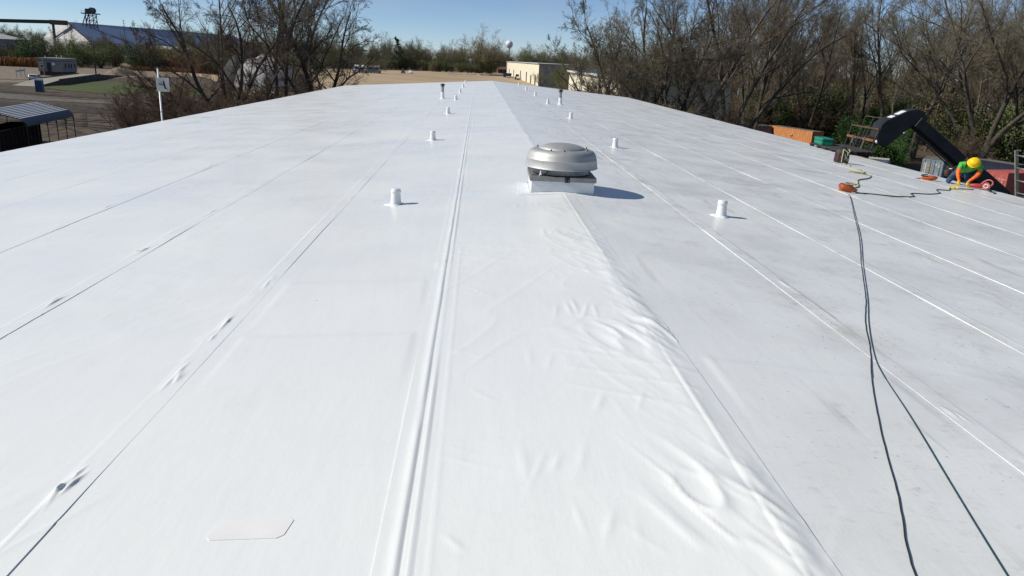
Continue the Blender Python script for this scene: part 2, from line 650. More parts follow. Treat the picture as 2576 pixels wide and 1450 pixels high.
def bumps(X, Y, cx, cy, sx, sy, a, ang=0.0):
    c, s = math.cos(ang), math.sin(ang)
    dx, dy = X - cx, Y - cy
    u, v = dx * c + dy * s, -dx * s + dy * c
    return a * np.exp(-(u / sx) ** 2 - (v / sy) ** 2)


SEAMS_L = [-10.72, -9.14, -7.54, -5.95, -4.36, -2.785]
SEAMS_R = [1.49, 2.86, 4.29, 5.71, 7.17, 8.64, 10.1]
prng = np.random.default_rng(3)
BUMPS = {}
for s_ in SEAMS_L + SEAMS_R:
    L = []
    y = 1.2 + prng.random()
    while y < 62:
        k = int(prng.random() * 3.4)
        big = 0.3 + 1.5 * prng.random() ** 2
        for q in range(k):
            L.append((s_ + (-0.075 if s_ < 0 else 0.07) + prng.normal() * 0.03, y + prng.normal() * 0.08,
                      0.009 + 0.008 * prng.random(), 0.045 + 0.06 * prng.random(), (0.0015 + 0.008 * prng.random() ** 2) * big, prng.normal() * 0.12))
        y += 0.45 + 1.4 * prng.random()
    BUMPS[s_] = L
# the strongest buckles on the two nearest left-hand seams
for (x, y, a) in [(-2.87, 2.95, .024), (-2.86, 4.12, .016), (-2.88, 5.05, .019), (-2.85, 6.0, .009), (-4.43, 5.75, .022), (-4.45, 7.4, .018), (-4.44, 9.4, .016)]:
    s_ = -2.785 if x > -3.5 else -4.36
    BUMPS[s_] += [(x, y, 0.009 + .007 * prng.random(), 0.06 + .06 * prng.random(), a * .62, 0.12 * prng.normal())] + [(x + .035 * prng.normal(), y + .12 * prng.normal(), 0.006 + .006 * prng.random(), 0.04 + .07 * prng.random(), a * (.2 + .5 * prng.random()), 0.15 * prng.normal()) for _ in range(1 + int(prng.random() * 3))]


def ridged(n):
    return 1 - np.abs(2 * n - 1)


def base_z(X, Y):
    z = ZR - SL * np.sqrt(X * X + 0.0025)
    z = z + 0.006 * (noise2(X / 1.3, Y / 2.1, 1) - 0.5) + 0.003 * (noise2(X / 0.5, Y / 0.7, 2) - 0.5)
    # long soft creases, patchy
    u = X * 0.5 + Y * 0.87
    v = X * 0.87 - Y * 0.5
    cr = ridged(noise2(u / 0.22, v / 0.9, 3)) ** 6
    z = z + 0.0035 * cr * sstep(0.52, 0.7, noise2(X / 0.9, Y / 1.4, 4))
    cr2 = ridged(noise2(v / 0.25, u / 1.1, 8)) ** 8
    z = z + 0.003 * cr2 * sstep(0.55, 0.7, noise2(X / 1.1, Y / 1.2, 9))
    # end laps across the sheets
    for (y0, xa, xb) in ((6.0, -2.7, -1.5), (4.75, -2.7, -1.5), (18.1, -1.3, 1.4), (46, -1.3, 1.2), (4.15, 0.25, 1.45), (11.5, 1.5, 2.8), (24, -6, -4.4), (33, 2.9, 7)):
        z = z + 0.0045 * (1 - sstep(y0 - 0.012, y0 + 0.012, Y + 0.06 * (X - xa))) * sstep(y0 - 1.2, y0 - 0.2, Y) * sstep(xa, xa + 0.05, X) * (1 - sstep(xb - 0.05, xb, X))
    return z


def ridge_extra(X, Y):
    """slack membrane gathered in folds along the ridge"""
    amp = 0.35 + 0.65 * sstep(0.35, 0.65, noise2(Y / 1.6, Y * 0 + 3.3, 12))
    amp = amp * (0.38 + np.exp(-((Y - 4.75) / 0.85) ** 2) + 0.75 * np.exp(-((Y - 2.35) / 0.6) ** 2)) * (1 - 0.5 * sstep(9, 22, Y))
    lip = np.exp(-((X - 0.005 - 0.03 * (noise2(Y / 0.45, Y * 0, 13) - 0.5)) / 0.055) ** 2)
    z = 0.0085 * lip * (0.35 + 0.85 * noise2(Y / 0.22, Y * 0 + 1.1, 14)) * (0.5 + 0.5 * amp)
    c = 0.93 * X + 0.37 * Y
    l = 0.37 * X - 0.93 * Y
    f1 = ridged(noise2(c / 0.13 + 0.5 * noise2(l / .3, c / .3, 7), l / 0.8, 15)) ** 6
    f2 = ridged(noise2(c / 0.075, l / 0.45, 16)) ** 4
    f3 = ridged(noise2(c / 0.045, l / 0.22, 19)) ** 3
    msk = np.exp(-((X + 0.12) / 0.30) ** 2) * sstep(0.50, 0.72, noise2(X / 0.7, Y / 0.9, 17))
    msk2 = np.exp(-((X + 0.03) / 0.13) ** 2)
    z = z + (0.014 * f1 + 0.009 * f2) * msk * amp + 0.0042 * f3 * msk2 * amp
    # the fall of slack just right of the ridge line
    rm = np.exp(-((X - 0.07) / 0.045) ** 2)
    z = z + 0.010 * rm * ridged(noise2((X * 0.8 + Y * 0.5) / 0.07, (Y - X) / 0.5, 18)) ** 2 * amp
    # little short ripples in the middle of the strip
    rr = random.Random(77)
    for (cy, ch, n0, xx) in ((5.05, 1.0, 5, -.66), (2.9, .45, 4, -.95), (3.5, .5, 3, -.55), (7.6, .5, 4, -.5), (2.45, .5, 3, -.75), (9.1, .5, 4, -.7), (4.1, .35, 3, -.9)):
        cx = xx
        for k in range(n0):
            cx += rr.uniform(.05, .13)
            z = z + bumps(X, Y, cx, cy + rr.uniform(-.07, .07), rr.uniform(.012, .024), rr.uniform(.06, .16), rr.uniform(.002, .0075) * ch, rr.uniform(-.35, .1))
    # short oblique creases running off the raised batten seam
    for k in range(26):
        yy = 2.4 + 0.0 + k * 0.42 + 0.3 * math.sin(k * 2.1)
        a = rr.uniform(.55, 1.25)
        z = z + bumps(X, Y, -1.20 + rr.uniform(-.06, .14), yy, rr.uniform(.006, .013), rr.uniform(.05, .17), rr.uniform(.001, .0042), a)
    return z


def batten(X, Y):
    w = -1.395 + 0.006 * (noise2(Y / 0.5, Y * 0, 20) - 0.5)
    h = 0.0062 * (0.5 + 0.5 * noise2(Y / 0.28, Y * 0 + 2, 21)) * (0.55 + 0.45 * (1 - sstep(14, 30, Y)))
    d = X - w
    body = np.where(d < 0, np.exp(-(d / 0.024) ** 2), np.exp(-(d / 0.0135) ** 2))
    z = h * body - 0.0018 * np.exp(-((d - 0.022) / 0.006) ** 2)
    z = z + 0.0022 * np.exp(-((X + 1.27) / 0.008) ** 2) * sstep(0.3, 0.6, noise2(Y / 0.8, Y * 0, 22))
    return z


def rows(f):
    y = [YN]
    while y[-1] < 1.9:
        y.append(y[-1] + 0.25)
    while y[-1] < YF - 0.02:
        y.append(y[-1] + max(0.011, f * y[-1]))
    y[-1] = YF
    return np.array(y)


def cols(x0, x1, step, fine):
    xs = list(np.linspace(x0, x1, max(4, int((x1 - x0) / step))))
    for a in fine:
        xs += [a + d for d in (-0.03, -0.02, -0.012, -0.006, -0.002, 0.002, 0.006, 0.012, 0.02, 0.03)]
    xs = sorted(set(round(x, 4) for x in xs if x0 <= x <= x1))
    return np.array(xs)


LAPH = 0.0036


def make_sheet(x0, x1, lap_l, lap_r, step, f, seams, extra=None, fine=()):
    """one strip of membrane; lap_l / lap_r say which edge lies over its neighbour"""
    band = 0.15
    fine = list(fine) + [s + d for s in seams for d in (-0.08, 0.08)]
    xs = cols(x0, x1, step, fine)
    ed = []
    if lap_r: ed += [x1 - band, x1 - 0.02, x1 - 0.012, x1 - 0.005]
    if lap_l: ed += [x0 + band, x0 + 0.02, x0 + 0.012, x0 + 0.005]
    xs = np.array(sorted(set(list(xs) + ed)))
    ys = rows(f)
    X, Y = np.meshgrid(xs, ys, indexing='ij')
    wv = 0.012 * (noise2(Y / 1.9, Y * 0 + x0 * 1.3, 26) - 0.5) + 0.004 * (noise2(Y / 0.35, Y * 0 + x0, 27) - 0.5)
    if lap_r and x1 < 0:
        X = X + wv * sstep(x1 - 0.3, x1 - 0.15, X)
    if lap_l and x0 > 0:
        X = X + wv * (1 - sstep(x0 + 0.15, x0 + 0.3, X))
    Z = base_z(X, Y)
    lapk = (1 - 0.55 * sstep(10, 34, Y)) * (0.32 + 1.3 * noise2(Y / 1.1, Y * 0 + x0 * 3.7, 25) ** 1.6) * (0.45 if x0 < -7.6 else 1.0)
    if lap_r:
        Z = Z + LAPH * lapk * sstep(x1 - band, x1 - band + 0.02, X) + 0.0022 * lapk * np.exp(-((X - (x1 - band + 0.02)) / 0.01) ** 2)
    else:
        Z = Z + 0.0005
    if lap_l:
        Z = Z + LAPH * lapk * (1 - sstep(x0 + band - 0.02, x0 + band, X)) + 0.0022 * lapk * np.exp(-((X - (x0 + band - 0.02)) / 0.01) ** 2)
    for s in seams:
        for (cx, cy, sx, sy, a, an) in BUMPS[s]:
            near = (np.abs(ys - cy) < sy * 3.2)
            if near.any():
                j = np.where(near)[0]
                Z[:, j[0]:j[-1] + 1] += bumps(X[:, j[0]:j[-1] + 1], Y[:, j[0]:j[-1] + 1], cx, cy, sx, sy, a, an)
    if extra is not None:
        Z = Z + extra(X, Y)
    nx, ny = X.shape
    # skirts turn the lapped edges down
    XS, YS, ZS = [X], [Y], [Z]
    if lap_r:
        XS.append(X[-1:] + 0.0015); YS.append(Y[-1:]); ZS.append(Z[-1:] - LAPH - 0.006)
    if lap_l:
        XS.insert(0, X[:1] - 0.0015); YS.insert(0, Y[:1]); ZS.insert(0, Z[:1] - LAPH - 0.006)
    X, Y, Z = np.concatenate(XS), np.concatenate(YS), np.concatenate(ZS)
    nx, ny = X.shape
    V = np.stack([X, Y, Z], -1).reshape(-1, 3)
    ii, jj = np.meshgrid(np.arange(nx - 1), np.arange(ny - 1), indexing='ij')
    i0 = (ii * ny + jj).ravel()
    F = np.stack([i0, i0 + ny, i0 + ny + 1, i0 + 1], -1)
    me = np_mesh('membrane_sheet', V, F, True)
    # lapped edges stay crisp
    me.set_sharp_from_angle(angle=R(48))
    o = bpart('membrane_sheet', me, M_roof)
    return o


el = [XL] + SEAMS_L
for i in range(len(el)):
    x0 = el[i]
    x1 = el[i + 1] if i + 1 < len(el) else -1.44
    near = x0 > -6
    last = (i + 1 == len(el))
    make_sheet(x0 - (0.0 if i == 0 else 0.03), x1, False, not last, 0.017 if near else 0.04, 0.0085 if near else 0.014,
               [] if last else [x1] if x1 in BUMPS else [])
make_sheet(-1.475, 0.165, True, True, 0.0125, 0.0055, [], lambda X, Y: ridge_extra(X, Y) + batten(X, Y), fine=(-1.405, -1.38))
er = [0.15] + SEAMS_R + [XR]
for i in range(len(er) - 1):
    near = er[i] < 5
    make_sheet(er[i], er[i + 1] + (0.03 if i < len(er) - 2 else 0), i > 0, False, 0.017 if near else 0.04, 0.0085 if near else 0.014,
               [er[i]] if i > 0 else [])

# repair patch with clipped corners
mb = MB()
pp = [(-2.125, 2.49), (-1.87, 2.485), (-1.845, 2.505), (-1.83, 2.60), (-1.85, 2.625), (-2.10, 2.64), (-2.13, 2.61), (-2.14, 2.51)]
pz = [float(base_z(np.array([x]), np.array([y]))[0]) for x, y in pp]
mb.add([(x, y, z + 0.0028) for (x, y), z in zip(pp, pz)] + [(x, y, z - 0.004) for (x, y), z in zip(pp, pz)],
       [tuple(range(8))] + [(i, (i + 1) % 8, (i + 1) % 8 + 8, i + 8) for i in range(8)])
o = mb.build('repair_patch', pmat('patch membrane', (0.80, 0.785, 0.765), 0.4, 0, 0.03, 6), bld)
o.location = (0, -BY, 0)
o['label'] = 'pinkish white repair patch with clipped corners'
# ------------------------------------------------------------------ exhaust fan on the ridge
M_alu = pmat('spun aluminium', (0.47, 0.47, 0.455), 0.6, 0.62, 0.10, 3.0, 0.06, 30, rvar=0.08)
M_alu2 = pmat('weathered sheet aluminium', (0.30, 0.295, 0.285), 0.55, 0.75, 0.18, 5.0, 0.1, 25)
M_black = pmat('black rubber', (0.015, 0.015, 0.016), 0.6)
M_flash = pmat('white flashing membrane', (0.765, 0.78, 0.785), 0.35, 0, 0.03, 4, 0.25, 9)
fan = empty('exhaust_fan', (0.03, 10.31, roof_z(0.45)), R(-1.2), 'spun aluminium mushroom exhaust fan on a white wrapped curb, astride the ridge', 'roof fan')
hw = 0.42
# curb wrap with slight billows
N = 26
zz0, zz1 = -0.05, 0.225
for (a, b_, nrm) in (((-hw, -hw), (hw, -hw), (0, -1)), ((hw, -hw), (hw, hw), (1, 0)), ((hw, hw), (-hw, hw), (0, 1)), ((-hw, hw), (-hw, -hw), (-1, 0))):
    t = np.linspace(0, 1, N)
    zz = np.linspace(0, 1, 10)
    T, Z = np.meshgrid(t, zz, indexing='ij')
    bx = a[0] + (b_[0] - a[0]) * T
    by = a[1] + (b_[1] - a[1]) * T
    d = 0.022 * np.sin(np.pi * T) * (noise2(T * 3.5 + Z * 1.5, Z * 1.2 + T, 31 + nrm[0] * 3 + nrm[1]) - 0.35) * np.sin(np.pi * np.clip(Z, 0, 1)) * 1.6
    d = d + 0.010 * ridged(noise2((T * 2 + Z) / 0.35, (T - Z) / 1.3, 40)) ** 3 * np.sin(np.pi * T)
    flare = 0.02 * (1 - sstep(0, 0.25, Z))
    V = np.stack([bx + nrm[0] * (d + flare), by + nrm[1] * (d + flare), zz0 + (zz1 - zz0) * Z], -1).reshape(-1, 3)
    i, j = np.meshgrid(np.arange(N - 1), np.arange(9), indexing='ij')
    i0 = (i * 10 + j).ravel()
    link('curb_wrap', np_mesh('curb_wrap', V, np.stack([i0, i0 + 10, i0 + 11, i0 + 1], -1), True), M_flash, fan)
mb = MB()   # welded skirt lying on the membrane
for i in range(24):
    pass
sk = []
for (px, py) in ((-0.60, -0.56), (0.56, -0.57), (0.60, 0.58), (-0.58, 0.6)):
    sk.append((px, py))
inn = [(-hw - 0.015, -hw - 0.015), (hw + 0.015, -hw - 0.015), (hw + 0.015, hw + 0.015), (-hw - 0.015, hw + 0.015)]
zf = roof_z(0.45)


def zloc(x):
    return roof_z(x + 0.03) - zf


sk2, in2 = [], []
for k in range(4):
    a, b_ = sk[k], sk[(k + 1) % 4]
    c, d_ = inn[k], inn[(k + 1) % 4]
    for q in range(8):
        t = q / 8
        x, y = a[0] + (b_[0] - a[0]) * t, a[1] + (b_[1] - a[1]) * t
        sk2.append((x, y, zloc(x) + 0.003))
        x, y = c[0] + (d_[0] - c[0]) * t, c[1] + (d_[1] - c[1]) * t
        in2.append((x, y, zloc(x) + 0.008))
n = len(sk2)
low = [(x, y, z - 0.012) for x, y, z in sk2]
mb.add(sk2 + in2 + low, [(i, (i + 1) % n, n + (i + 1) % n, n + i) for i in range(n)] + [(i, 2 * n + i, 2 * n + (i + 1) % n, (i + 1) % n) for i in range(n)])
mb.build('curb_skirt', M_flash, fan)
mb = MB()   # metal curb cap
mb.box(-hw - 0.02, hw + 0.02, -hw - 0.02, hw + 0.02, 0.222, 0.232)
for s in (-1, 1):
    mb.box(-hw - 0.023, hw + 0.023, s * (hw + 0.0215) - 0.003, s * (hw + 0.0215) + 0.003, 0.172, 0.2325)
    mb.box(s * (hw + 0.0215) - 0.003, s * (hw + 0.0215) + 0.003, -hw - 0.018, hw + 0.018, 0.172, 0.2325)
mb.build('curb_cap', M_alu2, fan)
mb = MB()
mb.lathe([(0.385, 0.232), (0.375, 0.25), (0.375, 0.30), (0.365, 0.335)], 48)
mb.build('venturi_base', M_alu2, fan, True, sharp=40)
hood = MB().lathe([(0.3847, 0.305), (0.4794, 0.318), (0.4990, 0.320), (0.5040, 0.327), (0.4990, 0.334), (0.4960, 0.340), (0.4915, 0.385), (0.4840, 0.432), (0.4862, 0.436),
                   (0.4825, 0.441), (0.4700, 0.485), (0.4520, 0.522), (0.4250, 0.547), (0.3902, 0.561), (0.3345, 0.566), (0.3066, 0.566)], 72, close=False).build('hood', M_alu, fan, True, sharp=60)
MB().lathe([(0.3233, 0.556), (0.3200, 0.568), (0.2921, 0.590), (0.2230, 0.616), (0.1338, 0.632), (0.0446, 0.638), (0.0005, 0.639)], 72, close=False).build('dome_cap', M_alu, fan, True, sharp=60)
for a in (62, 152, 242, 332, 270, 20):
    x, y = 0.372 * math.cos(R(a)), 0.372 * math.sin(R(a))
    MB().lathe([(0.009, 0.555), (0.009, 0.577), (0.005, 0.584)], 8, (x, y, 0)).build('bolt', M_black, hood)
mb = MB()
mb.box(0.02, 0.085, -hw - 0.031, -hw - 0.026, 0.165, 0.236)
mb.box(0.02, 0.085, -hw - 0.03, -hw + 0.02, 0.234, 0.238)
mb.build('latch_plate', M_black, fan)
for x in (0.035, 0.07):
    MB().tube([(x, -hw - 0.031, 0.19), (x, -hw - 0.037, 0.19)], 0.006, 8).build('screw', M_alu, fan)
mb = MB()
mb.lathe([(0.03, 0.233), (0.024, 0.245), (0.012, 0.262), (0.011, 0.30)], 16, (-0.30, -0.36, 0))
mb.build('conduit_boot', M_trim, fan, True, sharp=40)
MB().tube([(-0.30, -0.36, 0.30), (-0.30, -0.345, 0.325), (-0.285, -0.32, 0.335)], 0.010, 8).build('conduit', M_alu2, fan, True)
MB().tube([(-0.42, -0.38, 0.245), (-0.36, -0.40, 0.25), (-0.29, -0.38, 0.238), (-0.23, -0.36, 0.26), (-0.2, -0.34, 0.31)], 0.006, 6).build('cable', M_black, fan, True)
mb = MB()
pts = [(0.40 * math.cos(R(a)), 0.40 * math.sin(R(a)), 0.239) for a in range(200, 345, 8)]
mb.tube(pts, 0.006, 6)
mb.build('gasket', M_black, fan, True)

# ------------------------------------------------------------------ breather vents
M_pvc = pmat('white plastic vent', (0.78, 0.79, 0.785), 0.3, 0, 0.03, 8)
VENT_Y = [9.43, 17.35, 26.1, 35.0, 43.0, 51.2, 60.6]


def breather(x, y, i):
    side = 'left' if x < 0 else 'right'
    nth = ['nearest', 'second', 'third', 'fourth', 'fifth', 'sixth', 'farthest'][i]
    v = empty('breather_vent', (x, y, roof_z(x) + 0.002), rnd.uniform(-.4, .4),
              '%s squat white capped breather vent in the row on the %s roof slope' % (nth, side), 'roof vent', 'white breather vents in two rows on the roof')
    v.rotation_euler = (rnd.uniform(-.02, .02), rnd.uniform(-.02, .02), 0)
    if 'pipe' not in VENT:
        VENT['pipe'] = MB().lathe([(0.074, -0.01), (0.070, 0.006), (0.068, 0.02), (0.058, 0.14), (0.057, 0.165)], 24).build('pipe', M_pvc, v, True, sharp=45)
        VENT['cap'] = MB().lathe([(0.050, 0.153), (0.064, 0.153), (0.066, 0.159), (0.057, 0.196), (0.053, 0.203), (0.02, 0.206), (0.0005, 0.206)], 24, close=False).build('cap', M_pvc, v, True, sharp=45)
        mb = MB()
        q = [(0.145 * math.cos(R(a)), 0.145 * math.sin(R(a))) for a in (8, 82, 98, 172, 188, 262, 278, 352)]
        qi = [(0.07 * math.cos(R(a)), 0.07 * math.sin(R(a))) for a in (8, 82, 98, 172, 188, 262, 278, 352)]
        mb.add([(a, b, 0.002) for a, b in q] + [(a, b, 0.007) for a, b in qi] + [(a, b, -0.012) for a, b in q],
               [(i, (i + 1) % 8, 8 + (i + 1) % 8, 8 + i) for i in range(8)] + [(i, 16 + i, 16 + (i + 1) % 8, (i + 1) % 8) for i in range(8)])
        VENT['flashing'] = mb.build('flashing', M_flash, v, True)
        VENT['flashing'].rotation_euler = (0, -math.atan(SL) if x < 0 else math.atan(SL), 0)
    else:
        for k in ('pipe', 'cap', 'flashing'):
            c = VENT[k].copy()
            COL.objects.link(c)
            c.parent = v
            if k == 'flashing':
                c.rotation_euler = (0, -math.atan(SL) if x < 0 else math.atan(SL), 0)
    return v


VENT = {}
for i, y in enumerate(VENT_Y):
    breather(-2.15, y, i)
    breather(2.06, y, i)


def flue(x, y, label):
    v = empty('flue_pipe', (x, y, roof_z(x)), 0, label, 'flue', 'tall flue pipes on the roof')
    MB().lathe([(0.15, -0.01), (0.12, 0.02), (0.085, 0.05), (0.078, 0.30), (0.074, 0.31)], 20).build('boot', M_flash, v, True, sharp=45)
    MB().lathe([(0.062, 0.30), (0.062, 0.60)], 20).build('pipe', M_alu2, v, True, sharp=45)
    mb = MB()
    mb.lathe([(0.064, 0.555), (0.10, 0.575), (0.105, 0.60), (0.07, 0.605)], 20)
    mb.lathe([(0.06, 0.60), (0.06, 0.64)], 12)
    mb.lathe([(0.125, 0.635), (0.12, 0.655), (0.07, 0.685), (0.0005, 0.695)], 20, close=False)
    mb.build('rain_cap', pmat('sooty cap', (0.06, 0.06, 0.062), 0.5, 0.5), v, True, sharp=40)
    for k in range(3):
        a = k * 2.1
        mb = MB()
        mb.bar((0.098 * math.cos(a), 0.098 * math.sin(a), 0.585), (0.105 * math.cos(a), 0.105 * math.sin(a), 0.648), 0.012, 0.004)
        mb.build('cap_strut', M_alu2, v)


flue(-2.83, 36.7, 'tall grey capped flue pipe on the left slope beyond the fan')
flue(2.72, 35.9, 'tall grey capped flue pipe on the right slope beyond the fan')


# ------------------------------------------------------------------ hoses, ropes, cord coils
def spline(pts, n=8):
    P = [Vector(p) for p in pts]
    out = []
    for i in range(len(P) - 1):
        p0, p1, p2, p3 = P[max(i - 1, 0)], P[i], P[i + 1], P[min(i + 2, len(P) - 1)]
        for k in range(n):
            t = k / n
            out.append(0.5 * ((2 * p1) + (p2 - p0) * t + (2 * p0 - 5 * p1 + 4 * p2 - p3) * t * t + (3 * p1 - p0 - 3 * p2 + p3) * t ** 3))
    out.append(P[-1])
    return out


def on_roof(xy, h):
    return [(x, y, float(base_z(np.array([x]), np.array([y]))[0]) + h) for x, y in xy]


def cord(name, xy, r, mat, label, cat, wig=0.0, h=None, group=None):
    rg = random.Random(len(xy) * 7 + int(r * 1e4))
    sp = spline(on_roof(xy, (h if h else r + 0.0015)), 10)
    if wig:
        for p in sp:
            p.x += rg.uniform(-wig, wig)
            p.y += rg.uniform(-wig, wig)
    mb = MB().tube(sp, r, 8)
    return tag(mb.build(name, mat, None, True), label, cat, group)


M_hoseB = pmat('black hose', (0.018, 0.02, 0.021), 0.45)
M_hoseT = pmat('dark teal hose', (0.02, 0.055, 0.075), 0.45)
cord('air_hose', [(5.78, 13.55), (5.51, 12.85), (4.6, 10.9), (3.69, 8.95), (2.95, 7.45), (2.26, 6.02), (1.86, 5.25), (1.57, 4.62), (1.27, 4.03), (0.965, 3.36), (0.69, 2.70), (0.455, 2.17), (0.25, 1.4), (0.2, 0.4)],
     0.0032, M_hoseB, 'black hose running down the right slope, the left one of the pair', 'hose', 0.0016)
cord('air_hose', [(5.80, 13.5), (5.525, 12.85), (4.615, 10.89), (3.708, 8.94), (2.966, 7.44), (2.274, 6.01), (1.88, 5.235), (1.595, 4.63), (1.43, 4.22), (1.235, 3.55), (1.01, 2.81), (0.83, 2.21), (0.6, 1.4), (0.5, 0.4)],
     0.0034, M_hoseT, 'dark teal hose running down the right slope, the right one of the pair', 'hose')
M_ropeY = pmat('yellow and black rope', (0.55, 0.50, 0.16), 0.8, 0, 0, 7.0, col2=(0.05, 0.05, 0.04))
M_ropeK = pmat('grey black rope', (0.06, 0.065, 0.06), 0.8, 0, 0.3, 6)
cord('lifeline_rope', [(9.12, 20.55), (9.05, 20.05), (8.82, 19.2), (8.7, 18.55), (8.45, 18.15), (8.06, 18.1), (8.42, 17.75), (8.0, 17.0), (7.35, 16.2), (6.9, 15.3), (6.6, 14.75), (6.15, 14.25), (5.95, 13.95)],
     0.012, M_ropeY, 'yellow and black rope trailing from the tool bag to the nearer cord coil', 'rope', 0.012)
cord('lifeline_rope', [(6.05, 13.72), (6.4, 13.85), (6.9, 13.9), (7.5, 14.25), (7.75, 14.75), (8.3, 15.05), (8.85, 15.55), (9.15, 16.15), (9.6, 16.4), (9.95, 16.9), (10.25, 17.05), (10.55, 17.2), (10.8, 17.3)],
     0.010, M_ropeK, 'dark rope running from the nearer cord coil to the kneeling worker', 'rope', 0.008)
cord('rope_knot', [(9.86, 16.8), (9.95, 16.93), (10.03, 16.85), (9.95, 16.78), (9.9, 16.88), (10.05, 16.95), (10.12, 16.86)], 0.018, pmat('bright yellow rope', (0.6, 0.55, 0.08), 0.7),
     'yellow rope knot on the dark rope near the worker', 'rope', h=0.035)


def coil(name, x, y, r, label, flat, seed):
    rg = random.Random(seed)
    c = empty(name, (x, y, roof_z(x) + 0.004), rg.uniform(0, 3), label, 'cord coil', 'coiled orange extension cords')
    c.rotation_euler = (0, math.atan(SL), c.rotation_euler[2])
    pts = []
    for k in range(14 * 18):
        a = k / 18 * 2 * math.pi
        lay = k / (14 * 18)
        rr = r * (0.78 + 0.22 * math.sin(k * 0.37 + seed) * rg.uniform(0.7, 1.1)) * (1.0 - 0.25 * lay)
        pts.append((rr * math.cos(a) * 1.12, rr * math.sin(a) * 0.82, 0.02 + flat * lay + 0.012 * math.sin(k * 0.9)))
    MB().tube(pts, 0.017, 6).build('cord', pmat('orange cord', (0.42, 0.10, 0.028), 0.5, 0, 0.3, 5), c, True)
    pts = [(r * 0.9 * math.cos(a / 10), 0.75 * r * math.sin(a / 10), flat + 0.05) for a in range(-16, 12)]
    MB().tube(pts, 0.013, 6).build('strap', M_ropeY if seed == 1 else M_black, c, True)
    MB().cbox((r * 1.35, 0.02, 0.03), (0.11, 0.05, 0.045)).build('plug', M_black, c, bevel=0.008)
    return c


coil('extension_cord', 5.92, 13.85, 0.185, 'coiled orange cord beside the black and teal hoses', 0.10, 1)
coil('extension_cord', 10.42, 18.55, 0.20, 'coiled orange cord by the right eave next to the worker', 0.07, 2)

# tool bag with ropes
bag = empty('tool_bag', (9.18, 20.82, roof_z(9.18) + 0.004), R(10), 'dark canvas tool bag with looped yellow rope on the right slope', 'bag')
bag.rotation_euler = (0, math.atan(SL), R(10))
bag.scale = (.88, .88, .9)
prof = []
mbs = MB()
rings = [(0.185, 0.15, 0.0), (0.20, 0.165, 0.03), (0.20, 0.165, 0.16), (0.185, 0.15, 0.28), (0.165, 0.125, 0.38), (0.15, 0.11, 0.41)]
vs, fs = [], []
nn = 28
for (a, b_, z) in rings:
    for k in range(nn):
        t = 2 * math.pi * k / nn
        e = 0.55
        cx = math.copysign(abs(math.cos(t)) ** e, math.cos(t)) * a
        cy = math.copysign(abs(math.sin(t)) ** e, math.sin(t)) * b_
        w = 0.012 * math.sin(5 * t + z * 20)
        vs.append((cx + w, cy + w * 0.6, z))
for i in range(len(rings) - 1):
    for k in range(nn):
        fs.append((i * nn + k, i * nn + (k + 1) % nn, (i + 1) * nn + (k + 1) % nn, (i + 1) * nn + k))
fs.append(tuple(range(nn))[::-1])
mbs.add(vs, fs)
mbs.build('body', pmat('dark olive canvas', (0.035, 0.034, 0.026), 0.85, 0, 0, 9, 0.3, 30, col2=(0.10, 0.095, 0.085)), bag, True)
mb = MB()
mb.box(-0.208, -0.196, -0.12, 0.12, 0.02, 0.3)
mb.build('side_pocket', pmat('maroon canvas', (0.05, 0.02, 0.028), 0.8, 0, 0.5, 8), bag, bevel=0.005)
mb = MB()
mb.tube([(-0.10, 0, 0.40), (-0.08, 0, 0.46), (0, 0, 0.485), (0.08, 0, 0.46), (0.10, 0, 0.40)], 0.013, 8)
mb.build('handle', M_black, bag, True)
for q, pts in enumerate([[(-0.09, -0.10, 0.41), (-0.12, -0.16, 0.33), (-0.13, -0.18, 0.15), (-0.12, -0.185, 0.02)], [(-0.09, -0.10, 0.42), (0.02, -0.16, 0.36), (0.06, -0.17, 0.28), (-0.02, -0.18, 0.2), (-0.05, -0.175, 0.28)], [(0.05, -0.15, 0.32), (0.14, -0.12, 0.37), (0.17, -0.06, 0.41), (0.15, 0.0, 0.42)]]):
    MB().tube(spline(pts, 6), 0.012, 6).build('rope_loop', pmat('pale yellow rope', (0.62, 0.58, 0.30), 0.8), bag, True)
mb = MB()
for (x, z, a, b_) in ((0.03, 0.16, 0.04, 0.06), (0.10, 0.13, 0.03, 0.08), (0.06, 0.08, 0.05, 0.02), (-0.02, 0.13, 0.02, 0.04)):
    mb.box(x - a / 2, x + a / 2, -0.171, -0.166, z - b_ / 2, z + b_ / 2)
mb.build('printed_label', pmat('worn white print', (0.5, 0.5, 0.47), 0.7, 0, 0.3, 20), bag)

# ------------------------------------------------------------------ the worker kneeling at the eave
M_green = pmat('bright green shirt', (0.075, 0.42, 0.065), 0.8, 0, 0.3, 9, 0.9, 14)
M_orange = pmat('orange sleeve', (0.85, 0.15, 0.015), 0.75, 0, 0.25, 11, 0.9, 16)
M_jean = pmat('blue denim', (0.035, 0.07, 0.14), 0.85, 0, 0.4, 8, 0.9, 14)
M_glove = pmat('yellow work glove', (0.55, 0.36, 0.03), 0.7, 0, 0.12, 12, 0.3, 30)
M_skin = pmat('skin', (0.42, 0.22, 0.14), 0.5)
M_boot = pmat('dark boot leather', (0.03, 0.022, 0.016), 0.6)
M_harn = pmat('dark harness webbing', (0.045, 0.03, 0.025), 0.8)
WP = Vector((11.06, 17.98, 0))
WP.z = roof_z(WP.x) + 0.01
man = empty('person', WP, 0, 'worker in yellow hard hat, green shirt and orange sleeves kneeling at the eave', 'person')
man.scale = (.9, .9, .9)
man.rotation_euler = (0, 0, R(-34))          # he faces back along the roof, towards the ridge end
